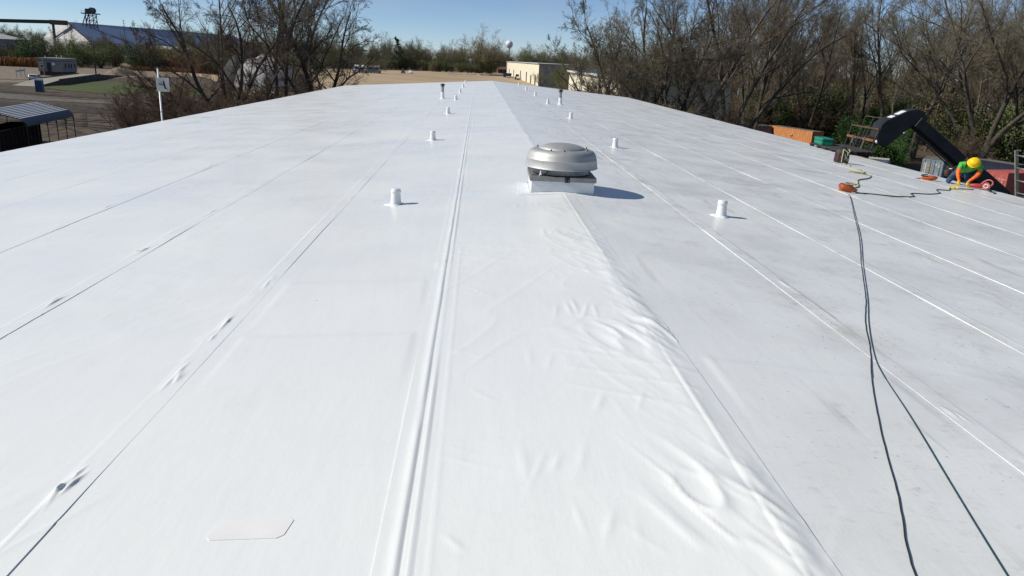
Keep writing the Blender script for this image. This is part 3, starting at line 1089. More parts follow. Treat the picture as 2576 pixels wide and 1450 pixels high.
J = {'pel': ((-.16, .40, .38), .150), 'bel': ((-.10, .27, .49), .150), 'che': ((-.01, .10, .585), .160), 'nek': ((.03, -.01, .635), .060), 'hed': ((.05, -.09, .64), .082),
     'shl': ((-.235, .05, .575), .085), 'ell': ((-.275, -.09, .335), .056), 'wrl': ((-.20, -.215, .145), .038), 'hal': ((-.20, -.25, .10), .036),
     'shr': ((.255, .05, .56), .085), 'elr': ((.215, -.09, .335), .056), 'wrr': ((.03, -.205, .16), .038), 'har': ((.0, -.235, .11), .036),
     'hil': ((-.28, .37, .35), .11), 'knl': ((-.47, .02, .08), .075), 'anl': ((-.45, .42, .065), .05), 'tol': ((-.45, .56, .035), .04),
     'hir': ((-.05, .38, .34), .11), 'knr': ((.03, .06, .08), .075), 'anr': ((-.02, .48, .065), .05), 'tor': ((-.02, .62, .035), .04)}
E_ = [('pel', 'bel'), ('bel', 'che'), ('che', 'nek'), ('nek', 'hed'), ('che', 'shl'), ('shl', 'ell'), ('ell', 'wrl'), ('wrl', 'hal'), ('che', 'shr'), ('shr', 'elr'), ('elr', 'wrr'), ('wrr', 'har'),
      ('pel', 'hil'), ('hil', 'knl'), ('knl', 'anl'), ('anl', 'tol'), ('pel', 'hir'), ('hir', 'knr'), ('knr', 'anr'), ('anr', 'tor')]


def skin_mesh(name, joints, edges, root, sub=2):
    ks = list(joints)
    me = bpy.data.meshes.new(name)
    me.from_pydata([joints[k][0] for k in ks], [(ks.index(a), ks.index(b)) for a, b in edges], [])
    o = bpy.data.objects.new(name, me)
    COL.objects.link(o)
    o.modifiers.new('s', 'SKIN').use_smooth_shade = True
    for i, k in enumerate(ks):
        sv = me.skin_vertices[0].data[i]
        sv.radius = (joints[k][1], joints[k][1])
        sv.use_root = (k == root)
    sm = o.modifiers.new('d', 'SUBSURF')
    sm.levels = sub
    sm.render_levels = sub
    dg = bpy.context.evaluated_depsgraph_get()
    out = bpy.data.meshes.new_from_object(o.evaluated_get(dg))
    bpy.data.objects.remove(o)
    return out


me = skin_mesh('body', J, E_, 'pel')
for m in (M_green, M_orange, M_jean, M_glove, M_skin, M_boot):
    me.materials.append(m)
SEGM = {('pel', 'bel'): 0, ('bel', 'che'): 0, ('che', 'nek'): 0, ('nek', 'hed'): 4, ('che', 'shl'): 0, ('shl', 'ell'): 9, ('ell', 'wrl'): 1, ('wrl', 'hal'): 3, ('che', 'shr'): 0, ('shr', 'elr'): 9, ('elr', 'wrr'): 1,
        ('wrr', 'har'): 4, ('pel', 'hil'): 2, ('hil', 'knl'): 2, ('knl', 'anl'): 2, ('anl', 'tol'): 5, ('pel', 'hir'): 2, ('hir', 'knr'): 2, ('knr', 'anr'): 2, ('anr', 'tor'): 5}
for p in me.polygons:
    best, bm_, bt = 1e9, 0, 0
    for (a, b_), mi in SEGM.items():
        A, B = Vector(J[a][0]), Vector(J[b_][0])
        t = max(0, min(1, (p.center - A).dot(B - A) / (B - A).length_squared))
        d = (p.center - A - (B - A) * t).length - (J[a][1] * (1 - t) + J[b_][1] * t)
        if d < best:
            best, bm_, bt = d, mi, t
    if bm_ == 9:
        bm_ = 0 if bt < 0.52 else 1
    if bm_ == 0 and p.center.z < 0.42 and p.center.y > 0.24:
        bm_ = 2
    p.material_index = bm_
body = bpy.data.objects.new('body', me)
COL.objects.link(body)
body.parent = man
me.shade_smooth()
# gloves: palm and five curled fingers each
for (nm, w, d, s) in (('glove', J['hal'][0], (0.05, -0.75, -0.65), 1), ('glove', J['har'][0], (0.35, -0.65, -0.65), -1)):
    d = Vector(d).normalized()
    side = d.cross(Vector((0, 0, 1))).normalized() * s
    dn = d.cross(side).normalized()
    if dn.z > 0:
        dn = -dn
    O = Vector(w)
    jt = {'w': (O - d * 0.03, .036), 'p': (O + d * 0.035, .044), 'q': (O + d * 0.07, .042)}
    ed = [('w', 'p'), ('p', 'q')]
    for k in range(4):
        off = side * (0.036 - 0.024 * k)
        ln = (0.034, 0.038, 0.036, 0.029)[k]
        a, b_, c = O + d * 0.085 + off, O + d * (0.085 + ln) + off + dn * 0.018, O + d * (0.085 + ln * 1.25) + off + dn * 0.05
        jt['f%d' % k], jt['g%d' % k], jt['h%d' % k] = (a, .0115), (b_, .0105), (c, .009)
        ed += [('q', 'f%d' % k), ('f%d' % k, 'g%d' % k), ('g%d' % k, 'h%d' % k)]
    jt['t0'], jt['t1'], jt['t2'] = (O + d * 0.03 + side * 0.048, .013), (O + d * 0.065 + side * 0.072 + dn * 0.02, .0115), (O + d * 0.095 + side * 0.06 + dn * 0.04, .0095)
    ed += [('p', 't0'), ('t0', 't1'), ('t1', 't2')]
    jt = {k: (tuple(v[0]), v[1]) for k, v in jt.items()}
    gme = skin_mesh('glove', jt, ed, 'w', 2)
    gme.materials.append(M_glove)
    link('glove', gme, M_glove, man, True)
# hard hat, tilted towards the viewer as he looks down
hd = Vector(J['hed'][0])
hat = MB()
prf = [(0.152, -0.028), (0.155, -0.022), (0.132, -0.012), (0.130, 0.02), (0.122, 0.065), (0.10, 0.102), (0.06, 0.125), (0.02, 0.132), (0.0005, 0.133)]
hat.lathe(prf, 40, close=False)
ho = hat.build('hard_hat', pmat('yellow hard hat shell', (0.85, 0.55, 0.008), 0.28), man, True, sharp=50)
ho.location = hd + Vector((0.01, -0.035, 0.03))
ho.rotation_euler = Vector((0.12, -0.80, 0.62)).to_track_quat('Z', 'X').to_euler()
ho.scale = (1.0, 1.12, 1)
mb = MB()
mb.tube([(0, -0.126, 0.03), (0, -0.115, 0.078), (0, -0.075, 0.118), (0, 0, 0.136), (0, 0.075, 0.118), (0, 0.115, 0.078), (0, 0.126, 0.03)], 0.011, 8)
mb.build('crest', MATS['yellow hard hat shell'], ho, True)
# hair and face below the hat brim
mb = MB()
mb.lathe([(0.0005, -0.10), (0.05, -0.085), (0.078, -0.04), (0.086, 0.0), (0.08, 0.05)], 20, close=False)
hr = mb.build('hair', pmat('dark hair', (0.02, 0.014, 0.01), 0.7), man, True)
hr.location = hd + Vector((0.0, 0.03, -0.01))
mb = MB()
mb.tube([hd + Vector((0.0, -0.03, -0.085)), hd + Vector((0, -0.085, -0.10)), hd + Vector((0, -0.06, -0.125))], [0.012, 0.016, 0.01], 8)
mb.build('nose', M_skin, man, True)
# harness straps over shoulders and back
mb = MB()
for s in (-1, 1):
    mb.tube(spline([(-.14 + s * .07, .46, .52), (-.07 + s * .10, .28, .655), (.0 + s * .12, .08, .745), (.01 + s * .12, -.06, .64), (-.03 + s * .09, -.02, .48)], 6), 0.022, 6)
mb.tube(spline([(-.33, .36, .42), (-.25, .50, .46), (-.08, .52, .45), (.06, .38, .40)], 6), 0.026, 6)
mb.build('harness', M_harn, man, True)
pouch = MB()
pouch.lathe([(0.05, 0), (0.075, 0.02), (0.08, 0.12), (0.07, 0.17)], 14)
po = pouch.build('tool_pouch', pmat('brown leather pouch', (0.09, 0.055, 0.035), 0.7, 0, 0.3, 8), man, True, sharp=50)
po.location = (-.50, .30, .20)
po.rotation_euler = (0.2, -0.3, 0)
MB().tube(spline([(-.52, .30, .36), (-.44, .28, .42), (-.33, .22, .50), (-.22, .12, .58)], 6), 0.016, 6).build('lanyard', M_black, man, True)
MB().lathe([(0.0005, 0), (0.045, 0.005), (0.04, 0.02), (0.0005, 0.024)], 14, (-.46, .24, .40), close=False).build('tape_roll', M_trim, man, True)

# red power tool under his hands
tool = empty('power_tool', (11.10, 17.66, roof_z(11.10) + 0.012), R(-40), 'red hand power tool with loop handle under the worker\'s gloves', 'power tool')
M_red = pmat('red tool housing', (0.36, 0.035, 0.035), 0.45, 0, 0.2, 10)
M_pink = pmat('faded red housing', (0.50, 0.14, 0.13), 0.5, 0, 0.15, 10)
MB().tube([(-.17, 0, .05), (-.13, 0, .058), (-.03, 0, .066), (.07, 0, .07), (.13, 0, .07)], [.022, .045, .055, .058, .045], 16).build('motor_housing', M_red, tool, True)
MB().tube([(.20, -0.055, .085), (.20, .0, .085), (.20, .03, .085)], [.085, .09, .07], 24).build('blade_guard', M_pink, tool, True, sharp=45)
MB().tube([(.20 + .045 * math.cos(a), -0.062, .085 + .045 * math.sin(a)) for a in np.linspace(0, 6.28, 20)], 0.010, 6, False).build('guard_ring', M_trim, tool, True)
MB().tube(spline([(.08, 0, .11), (.14, 0, .19), (.23, 0, .235), (.31, 0, .20), (.31, 0, .12), (.25, 0, .07)], 6), 0.017, 8).build('loop_handle', M_pink, tool, True)
mb = MB()
mb.box(.06, .33, -0.08, .06, -.008, -.001)
mb.build('base_plate', M_alu2, tool)
MB().tube(spline([(.2, -.02, .02), (.34, -.14, .012), (.30, -.30, .006), (.46, -.48, .0), (.43, -.68, .0)], 6), 0.011, 6).build('power_cord', M_black, tool, True)

# ------------------------------------------------------------------ ladder leaning on the eave
M_fib = pmat('weathered grey green ladder rail', (0.20, 0.205, 0.165), 0.7, 0, 0.25, 5, 0.2, 20)
lad = empty('ladder', (13.7, 17.0, gz(13.7, 17.0)), 0, 'weathered ladder standing above the right eave near the frame edge', 'ladder')
z0 = gz(13.7, 16.75)
top = Vector((11.62 - 13.7, 0.1, 8.28 - z0))
for s in (-1, 1):
    off = Vector((0.0, 0.2 * s, 0))
    MB().bar(off, top + off + Vector((0, 0, .04 * s)), 0.035, 0.085, up=(1, 0, 0)).build('rail', M_fib, lad, bevel=0.004)
nr = int(top.length / 0.305)
for i in range(nr):
    p = top * ((i + 0.75) / nr)
    MB().tube([p + Vector((0, -0.2, 0)), p + Vector((0, 0.2, 0))], 0.016, 8).build('rung', M_alu2, lad, True)
# ------------------------------------------------------------------ telehandler reaching up to the eave
M_boom = pmat('black painted boom', (0.012, 0.013, 0.017), 0.5, 0, 0, 2.2, 0.1, 30, col2=(0.028, 0.027, 0.026))
M_rust = pmat('rusted steel', (0.16, 0.075, 0.04), 0.8, 0.2, 0, 6, 0.3, 20, col2=(0.07, 0.05, 0.045))
M_rusto = pmat('orange worn paint', (0.34, 0.12, 0.035), 0.7, 0, 0, 7, 0.2, 20, col2=(0.14, 0.06, 0.035))
M_steel = pmat('grey worn steel', (0.10, 0.09, 0.08), 0.6, 0.4, 0.3, 6)
M_tyre = pmat('tyre rubber', (0.02, 0.02, 0.02), 0.85)
M_glass = pmat('dark vehicle glass', (0.015, 0.018, 0.02), 0.08)
M_wht = pmat('white decal', (0.72, 0.72, 0.70), 0.45, 0, 0.08, 10)
TY = 25.6
tz = gz(24, TY)
tele = empty('telehandler', (24, TY, tz), 0, 'black boomed telehandler reaching its fork carriage up to the right eave', 'telehandler')


def T(x, y, z):
    return (x - 24, y - TY, z - tz)


KN = Vector(T(13.75, TY - 0.1, 8.50))
BL = Vector(T(22.6, TY + 0.0, 2.55))
d = (BL - KN).normalized()
up = Vector((0, -1, 0)).cross(d).normalized()
if up.z < 0:
    up = -up
MB().bar(KN + d * 0.1, KN + d * 5.2, 0.36, 0.50, up=(0, 1, 0)).build('inner_boom', M_boom, tele, bevel=0.02)
MB().bar(KN + d * 3.0, BL + d * 1.6, 0.46, 0.64, up=(0, 1, 0)).build('outer_boom', M_boom, tele, bevel=0.02)
mb = MB()
mb.bar(KN + d * 0.6 - up * 0.29 + Vector((0, -.12, 0)), KN + d * 3.0 - up * 0.29 + Vector((0, -.12, 0)), 0.05, 0.06)
mb.tube([KN + d * 0.5 - up * 0.33, KN + d * 1.5 - up * 0.34, KN + d * 3.2 - up * 0.36], 0.022, 8)
mb.build('hose_track', M_steel, tele)
# letter on the boom side
lo = text_mesh('boom_letter', 'A', 0.30, pmat('grey lettering', (0.12, 0.12, 0.125), 0.6), tele, KN + d * 4.15 - up * 0.05 + Vector((0, -0.236, 0)), (R(90), R(28), 0))
mb = MB()
mb.bar(KN + d * 3.3 + up * 0.26 + Vector((0, -.236, 0)), KN + d * 4.6 + up * 0.26 + Vector((0, -.236, 0)), 0.012, 0.035, up=(0, 1, 0))
mb.build('boom_stripe', MATS['grey lettering'], tele)
# drooped nose: prism in the x-z plane
nose = [(14.02, 8.78), (13.76, 8.86), (13.45, 8.79), (12.72, 8.42), (12.60, 8.30), (12.52, 7.85), (12.62, 7.62), (12.95, 7.60), (13.28, 7.92), (13.52, 8.18), (13.80, 8.40), (14.15, 8.55)]
mb = MB()
mb.prism([(x - 24, z - tz) for x, z in nose], 'y', -0.30, 0.28)
no = mb.build('boom_nose', M_boom, tele, bevel=0.015)
dn = Vector((12.72 - 13.45, 0, 8.42 - 8.79)).normalized()
nn_ = Vector((dn.z, 0, -dn.x))
if nn_.z < 0: nn_ = -nn_
for (t0, t1) in ((0.03, 0.33), (0.42, 0.58)):
    a = Vector(T(13.45, TY, 8.79)) + dn * t0 + nn_ * 0.004
    b_ = Vector(T(13.45, TY, 8.79)) + dn * t1 + nn_ * 0.004
    mb = MB()
    w = Vector((0, 0.2, 0))
    mb.quad(a - w, a + w * 0.5, b_ + w * 0.5, b_ - w)
    mb.build('decal', M_wht, no, fix=False)
MB().tube([T(13.42, TY - 0.31, 8.05), T(13.42, TY - 0.34, 8.05)], 0.035, 14).build('pivot_pin', M_alu, no, True)
# fork carriage, tilted back
car = empty('fork_carriage_pivot', T(12.42, TY, 7.28), 0)
bpy.data.objects.remove(car)
CT = Matrix.Translation(T(12.32, 26.3, 7.16)) @ Matrix.Rotation(R(13), 4, 'Y')


def C(x, y, z):
    return CT @ Vector((x, y, z))


y0, y1 = -0.98, 0.92
mb = MB()
for z in (0.02, 0.46):
    pass
mb.bar(C(0, y0, 1.0), C(0, y1, 1.0), 0.045, 0.05)
mb.build('backrest_rail', M_rust, tele)
for (y, w) in ((y0, 0.03), (y1, 0.03), (-0.32, 0.022), (-.1, 0.018), (0.16, 0.022)):
    MB().bar(C(0, y, 0.0), C(0, y, 1.0), w, 0.035).build('backrest_bar', M_steel, tele)
mb = MB()
mb.bar(C(-.03, y0, 0.60), C(-.03, y0 + 0.75, 0.60), 0.07, 0.075)
mb.build('carriage_bar', M_rusto, tele)
mb = MB()
mb.bar(C(-.03, y1 - 0.72, 0.60), C(-.03, y1, 0.60), 0.07, 0.075)
mb.build('carriage_bar', M_rusto, tele)
MB().bar(C(-.03, y0 + .75, 0.60), C(-.03, y1 - .72, 0.60), 0.06, 0.06).build('carriage_bar', M_steel, tele)
MB().bar(C(0, y0, 0.05), C(0, y1, 0.05), 0.06, 0.12).build('carriage_bar', M_rust, tele)
mb = MB()
mb.bar(C(-.045, y0 + .03, 0.05), C(-.045, y0 + .75, 0.05), 0.03, 0.20)
mb.build('carriage_plate', M_rusto, tele)
for y in (-0.42, 0.38):
    mb = MB()
    mb.bar(C(-.05, y, 0.66), C(-.05, y, -0.02), 0.05, 0.12, up=(0, 1, 0))
    mb.bar(C(-.03, y, -0.02), Vector(T(11.15, 26.3 + y, 7.28)), 0.12, 0.045)
    mb.build('fork', M_steel, tele)
mb = MB()   # second guard behind
for z in (1.05, 1.42):
    mb.bar(C(.30, y0 + .25, z), C(.30, y1 - .1, z), 0.025)
for y in (y0 + .25, -0.2, 0.25, y1 - .1):
    mb.bar(C(.30, y, 0.9), C(.30, y, 1.42), 0.022)
mb.build('rear_guard', M_steel, tele)
mb = MB()
mb.tube(spline([C(-.06, y0 + .2, 0.0), C(-.2, y0 + .6, -0.02), C(-.16, -.1, .12), C(-.1, .2, .38), C(-.12, .6, .2), C(-.2, .9, .0)], 8), 0.012, 6)
mb.build('hydraulic_hose', M_steel, tele, True)
MB().tube([C(.05, y0 - .04, .62), C(.0, y0 - .10, .60), C(.05, y0 - .12, .54)], 0.035, 8).build('hook', M_wht, tele, True)
mb = MB()
mb.bar(C(.05, -.5, .1), Vector(T(13.0, TY - 0.15, 8.1)), 0.22, 0.16)
mb.bar(C(.05, .4, .5), Vector(T(12.9, TY + 0.15, 7.9)), 0.22, 0.16)
mb.build('carriage_mount', M_boom, tele)
# chassis, cab and wheels beside the building
mb = MB()
mb.prism([(-2.6, 0.75), (2.5, 0.75), (2.7, 1.1), (2.6, 1.75), (1.2, 1.85), (-0.4, 1.5), (-2.6, 1.35)], 'y', -0.75, 0.75)
mb.build('chassis', pmat('grimy yellow paint', (0.40, 0.22, 0.03), 0.5, 0, 0.2, 3), tele, bevel=0.04)
mb = MB()
mb.prism([(-0.9, 1.3), (0.7, 1.3), (0.75, 1.9), (0.5, 2.75), (-0.7, 2.75), (-0.95, 1.9)], 'y', 0.33, 1.1)
mb.build('cab', M_glass, tele, bevel=0.03)
MB().box(-0.8, 0.6, 0.3, 1.13, 2.752, 2.83).build('cab_roof', M_boom, tele, bevel=0.02)
for sx in (-1.75, 1.7):
    for sy in (-0.98, 0.98):
        w = MB()
        w.tube([(sx, sy - 0.2, 0.62), (sx, sy + 0.2, 0.62)], 0.62, 28)
        wo = w.build('wheel', M_tyre, tele, True, sharp=40)
        MB().tube([(sx, sy - 0.205, 0.62), (sx, sy + 0.205, 0.62)], 0.3, 18).build('rim', M_wht, wo, True, sharp=40)

# pallet on the forks and the green tool chest on it
M_pal = pmat('dark wet timber', (0.045, 0.042, 0.04), 0.8, 0, 0.35, 6)
pal = empty('pallet', (11.62, 25.85, 7.30), R(-2), 'dark timber pallet carried on the telehandler forks at the eave', 'pallet')
for i in range(7):
    x = -0.60 + i * 0.19
    MB().box(x, x + 0.13, -1.15, 1.35, 0.10, 0.125).build('deck_board', M_pal, pal)
for y in (-1.08, -0.6, 0.0, 0.62, 1.25):
    for x in (-0.58, -0.05, 0.48):
        MB().box(x, x + 0.12, y, y + 0.13, -0.02, 0.075).build('block', M_pal, pal)
    MB().box(-0.60, 0.66, y + .005, y + 0.125, 0.0755, 0.0985).build('stringer', M_pal, pal)
chest = empty('tool_chest', (11.35, 26.75, 7.428), R(84), 'green plastic tool chest with black latches on the fork pallet', 'tool box')
M_gch = pmat('green plastic', (0.010, 0.20, 0.12), 0.5, 0, 0.12, 6)
MB().box(-0.42, 0.42, -0.2, 0.2, 0.0, 0.15).build('body', M_gch, chest, bevel=0.02)
lid = MB().box(-0.43, 0.43, -0.21, 0.21, 0.156, 0.245).build('lid', M_gch, chest, bevel=0.03)
for x in (-0.28, -0.1, 0.2):
    MB().box(x - 0.03, x + 0.03, -0.224, -0.2105, 0.09, 0.22).build('latch', M_black, chest)
MB().tube([(-0.07, -0.213, 0.10), (-0.05, -0.25, 0.08), (0.09, -0.25, 0.08), (0.11, -0.213, 0.10)], 0.012, 6).build('handle', M_black, chest, True)


# ------------------------------------------------------------------ shipping containers
def container(p0, p1, depth, H, mat, label, doors=False, base=None, roofmat=None, lettering=None, cham=False):
    """front face runs from p0 to p1 (seen from its own front), body extends behind it"""
    a, b_ = Vector((*p0, 0)), Vector((*p1, 0))
    W = (b_ - a).length
    ang = math.atan2(b_.y - a.y, b_.x - a.x)
    zb = gz((a.x + b_.x) / 2, (a.y + b_.y) / 2) if base is None else base
    c = empty('shipping_container', (a.x, a.y, zb), ang, label, 'container', 'containers in the yard beyond the right eave')
    fr = 0.11
    mb = MB()
    for (x, y) in ((0, 0), (W - fr, 0), (0, depth - fr), (W - fr, depth - fr)):
        mb.box(x, x + fr, y, y + fr, 0, H)
    for z in (0.0, H - 0.12):
        mb.box(fr, W - fr, 0.003, fr - .003, z, z + 0.118)
        mb.box(fr, W - fr, depth - fr + .003, depth - .003, z, z + 0.118)
        mb.box(0.003, fr - .003, fr, depth - fr, z, z + 0.118)
        mb.box(W - fr + .003, W - .003, fr, depth - fr, z, z + 0.118)
    mb.build('frame', mat, c)

    per = 0.46 if cham else 0.28

    def corr(length):
        xs, ds = [], []
        x = 0.0
        while x < length:
            xs += [x, x + per * .70 if cham else x + .10, x + per * .76 if cham else x + .14, x + per * .93 if cham else x + .24]
            ds += [0.0, 0.0, 0.09 if cham else 0.038, 0.09 if cham else 0.038]
            x += per
        xs, ds = np.array(xs), np.array(ds)
        k = xs <= length
        return np.append(xs[k], length), np.append(ds[k], 0)

    def wall(name, org, ux, uy, length):
        xs, ds = corr(length)
        P = np.array(org)[None, :2] + xs[:, None] * np.array(ux) + ds[:, None] * np.array(uy)
        V = np.concatenate([np.c_[P, np.full(len(P), 0.118)], np.c_[P, np.full(len(P), H - 0.12)]])
        n = len(P)
        q = np.arange(n - 1)
        return link(name, np_mesh(name, V, np.stack([q, q + 1, q + 1 + n, q + n], -1)), mat, c)

    wall('side_panel', (0.02, fr), (0, 1), (1, 0), depth - 2 * fr)
    wall('side_panel', (W - 0.02, fr), (0, 1), (-1, 0), depth - 2 * fr)
    wall('back_panel', (fr, depth - 0.02), (1, 0), (0, -1), W - 2 * fr)
    if not doors:
        wall('front_panel', (fr, 0.02), (1, 0), (0, 1), W - 2 * fr)
    else:
        for s in (0, 1):
            x0 = fr + s * (W / 2 - fr) + 0.01
            x1 = x0 + W / 2 - fr - 0.02
            do = MB().box(x0, x1, 0.03, 0.07, 0.12, H - 0.13).build('door', mat, c, bevel=0.006)
            mb = MB()
            for z in (0.9, 1.62):
                mb.box(x0 + .06, x1 - .06, 0.018, 0.029, z, z + .05)
            mb.build('door_rib', mat, do)
            for f in (0.22, 0.80):
                x = x0 + (x1 - x0) * (f if s else 1 - f)
                MB().tube([(x, 0.0, 0.08), (x, 0.0, H - 0.06)], 0.02, 8).build('lock_rod', M_steel if doors != 'red' else mat, do, True)
            for z in (0.35, 1.0, 1.7, 2.3):
                x = x0 if s == 0 else x1
                MB().cbox((x, 0.02, z), (0.09, 0.05, 0.14)).build('hinge', mat, do)
    mb = MB()
    mb.box(0.05, W - 0.05, 0.05, depth - 0.05, H - 0.045, H + 0.006)
    mb.build('roof', roofmat or mat, c)
    return c, W


M_cor = pmat('faded orange container paint', (0.62, 0.27, 0.10), 0.65, 0, 0, 1.2, 0.1, 20, col2=(0.50, 0.20, 0.075))
M_cdk = pmat('slate blue container paint', (0.13, 0.145, 0.185), 0.55, 0, 0.35, 1.5)
M_clb = pmat('pale blue grey container paint', (0.23, 0.30, 0.33), 0.6, 0, 0, 3, 0.1, 20, col2=(0.30, 0.355, 0.37))
M_crd = pmat('faded red container paint', (0.42, 0.105, 0.085), 0.6, 0, 0.2, 3)
M_cnv = pmat('navy container paint', (0.018, 0.024, 0.045), 0.5, 0, 0.3, 2)
M_cwh = pmat('white container paint', (0.66, 0.64, 0.58), 0.6, 0, 0.1, 2)
M_dirt = pmat('dusty container roof', (0.13, 0.12, 0.10), 0.9, 0, 0.35, 1.2)
H0 = 2.9
ax = Vector((-3.0, 10.5, 0)).normalized()
px = Vector((ax.y, -ax.x, 0))
N0 = Vector((57.3, 129.8, 0))
container((N0.x, N0.y), ((N0 + px * 2.44).x, (N0 + px * 2.44).y), 12.2, H0, M_cor, 'long orange corrugated shipping container in the yard', roofmat=M_dirt, cham=True)
cc = [o for o in COL.objects if o.name.startswith('shipping_container')][-1]
# round emblem on its side
MB().tube([(-0.012, 5.4, 1.75), (-0.02, 5.4, 1.75)], 0.26, 20).build('emblem', pmat('dark emblem', (0.10, 0.10, 0.12), 0.5), cc, True)
MB().tube([(-0.021, 5.4, 1.82), (-0.026, 5.4, 1.82)], 0.12, 16).build('emblem', M_wht, cc, True)
container((48.4, 138.4), (54.05, 140.15), 2.44, H0, M_cdk, 'slate blue container with dented side left of the orange one', roofmat=M_dirt)
container((42.3, 137.0), (48.0, 138.6), 2.44, H0 - .05, M_cwh, 'white container mostly hidden left of the slate blue one', roofmat=M_dirt)
container((36.0, 147.0), (47.9, 150.5), 2.44, H0 + .05, M_cnv, 'long dark container farthest left behind the white one', roofmat=M_dirt)
c, W = container((56.5, 94.6), (58.45, 93.15), 6.06, H0 - .3, M_clb, 'pale blue grey container with double doors facing the roof', doors=True, roofmat=M_dirt)
mb = MB()
mb.box(0.26, 0.52, 0.012, 0.0165, 1.25, 2.2)
mb.box(0.24, 0.50, 0.012, 0.0165, 0.45, 1.18)
mb.build('white_sticker', M_wht, c)
MB().box(0.66, 0.98, 0.008, 0.0165, 1.42, 1.82).build('placard', pmat('amber placard', (0.75, 0.36, 0.03), 0.5), c)
text_mesh('placard_letters', 'AS', 0.25, M_black, c, (0.82, 0.006, 1.61), (R(90), 0, 0))
for (z, t, s) in ((0.92, 'U S', 0.30), (0.68, '5 6', 0.30), (0.42, 'L S', 0.30)):
    text_mesh('door_letters', t, s, M_wht, c, (1.78, 0.024, z), (R(90), 0, 0))
for (x0, x1, z0, z1) in ((1.48, 1.72, 1.95, 2.1), (1.9, 2.2, 1.98, 2.08), (1.88, 2.05, 1.72, 1.88)):
    MB().box(x0, x1, 0.026, 0.029, z0, z1).build('white_sticker', M_wht, c)
c, W = container((59.0, 85.6), (59.8, 82.95), 6.06, H0 - .32, M_crd, 'faded red container with double doors by the ladder', doors='red')
text_mesh('door_letters', '80', 0.24, M_wht, c, (1.72, 0.024, 1.78), (R(90), 0, 0))
text_mesh('door_letters', '2021', 0.26, M_wht, c, (2.28, 0.024, 1.72), (R(90), 0, 0))
text_mesh('door_letters', '22', 0.22, M_wht, c, (2.18, 0.024, 1.44), (R(90), 0, 0))
MB().box(0.5, 0.75, 0.024, 0.028, 1.5, 1.7).build('white_sticker', M_wht, c)
container((65.2, 97.6), (66.9, 91.9), 2.44, H0 - .3, M_cnv, 'navy container behind the faded red one', roofmat=M_dirt)
# rounded trailer body nearer the bushes
tr = empty('storage_trailer', (49.6, 93.3, gz(49.6, 93.3)), R(-30), 'long pale roofed trailer with rounded end near the green bushes', 'trailer')
MB().box(-6.0, 1.7, -1.2, 1.2, 0.75, 2.55).build('body', pmat('dull violet blue side', (0.10, 0.105, 0.15), 0.5, 0, 0.25, 2), tr, bevel=0.25, smooth=True, sharp=60)
MB().box(-5.9, 1.55, -1.1, 1.1, 2.552, 2.60).build('roof', pmat('pale dusty roof', (0.42, 0.40, 0.36), 0.7, 0, 0.2, 2), tr, bevel=0.02)
for x in (-4.2, -3.2, 0.6):
    for y in (-1.0, 1.0):
        MB().tube([(x, y - .12, .42), (x, y + .12, .42)], .42, 20).build('wheel', M_tyre, tr, True, sharp=40)

# ------------------------------------------------------------------ left yard: carport, dumpster, mast
M_cpr = pmat('sunlit carport rib', (0.70, 0.71, 0.74), 0.4)  # sun catching the ribs is put into this near-white colour
M_post = pmat('dark brown steel post', (0.05, 0.035, 0.03), 0.6, 0.2)
cp = empty('carport', (-43.9, 72.6, 0), R(8.5), 'metal carport with ribbed roof and slim posts beyond the left eave', 'carport')
Lh = 5.6
hwd = 3.05


def arch(u):
    """u from -1 (left eave) to 1 (right eave): x, z of the roof line"""
    s = abs(u)
    if s < 0.80:
        return u / 0.80 * (hwd - 0.55), 3.75 - 0.62 * (s / 0.80)
    t = (s - 0.80) / 0.20
    a = t * R(75)
    return math.copysign(hwd - 0.55 + 0.60 * math.sin(a), u), 3.13 - 0.62 * (1 - math.cos(a)) - 0.2 * t


pts = []
M_dk = pmat('shaded slate panel', (0.075, 0.088, 0.11), 0.5, 0.0, 0.1, 2)  # shade between the ribs painted as a dark panel colour
us = np.linspace(-1, 1, 161)
prof = []
for u in us:
    x, z = arch(u)
    prof.append((x, z))
P = np.array(prof)
V = np.concatenate([np.c_[P[:, 0], np.full(len(P), -Lh), P[:, 1]], np.c_[P[:, 0], np.full(len(P), Lh), P[:, 1]]])
n = len(P)
q = np.arange(n - 1)
link('roof_panel', np_mesh('roof_panel', V, np.stack([q, q + n, q + n + 1, q + 1], -1)), M_dk, cp)
for u in np.linspace(-.8, .8, 17):
    x, z = arch(u)
    mb = MB()
    mb.prism([(x - .075, z - .02), (x - .06, z + .03), (x + .06, z + .03), (x + .075, z - .02)], 'y', -Lh, Lh)
    mb.build('roof_rib', M_cpr, cp)
for k in range(6):
    y = -Lh + 0.06 + k * (2 * Lh - 0.12) / 5
    MB().tube([(arch(u)[0] * 0.985, y, arch(u)[1] - 0.045) for u in np.linspace(-1, 1, 41)], 0.03, 6).build('roof_bow', M_post, cp)
    for s in (-1, 1):
        x = s * (hwd - 0.02)
        MB().bar((x, y, 0), (x, y, 2.55), 0.06, 0.06).build('post', M_post, cp)
        MB().bar((x, y, 2.15), (x - s * 0.28, y, 2.88), 0.045, 0.045).build('brace', M_post, cp)
dm = empty('dumpster', (-43.2, 70.6, 0), R(10), 'black open dumpster with faint stencilled letters standing under the carport', 'dumpster')
M_dmp = pmat('black dumpster paint', (0.008, 0.008, 0.009), 0.6, 0, 0.3, 2)
mb = MB()
mb.box(-1.2, 1.25, -6.0, 3.2, 0.22, 0.3)
mb.box(-1.2, -1.14, -6.0, 3.2, 0.3, 2.25)
mb.box(1.19, 1.25, -6.0, 3.2, 0.3, 2.25)
mb.box(-1.14, 1.19, 3.14, 3.2, 0.3, 2.25)
mb.box(-1.14, 1.19, -6.0, -5.94, 0.3, 2.25)
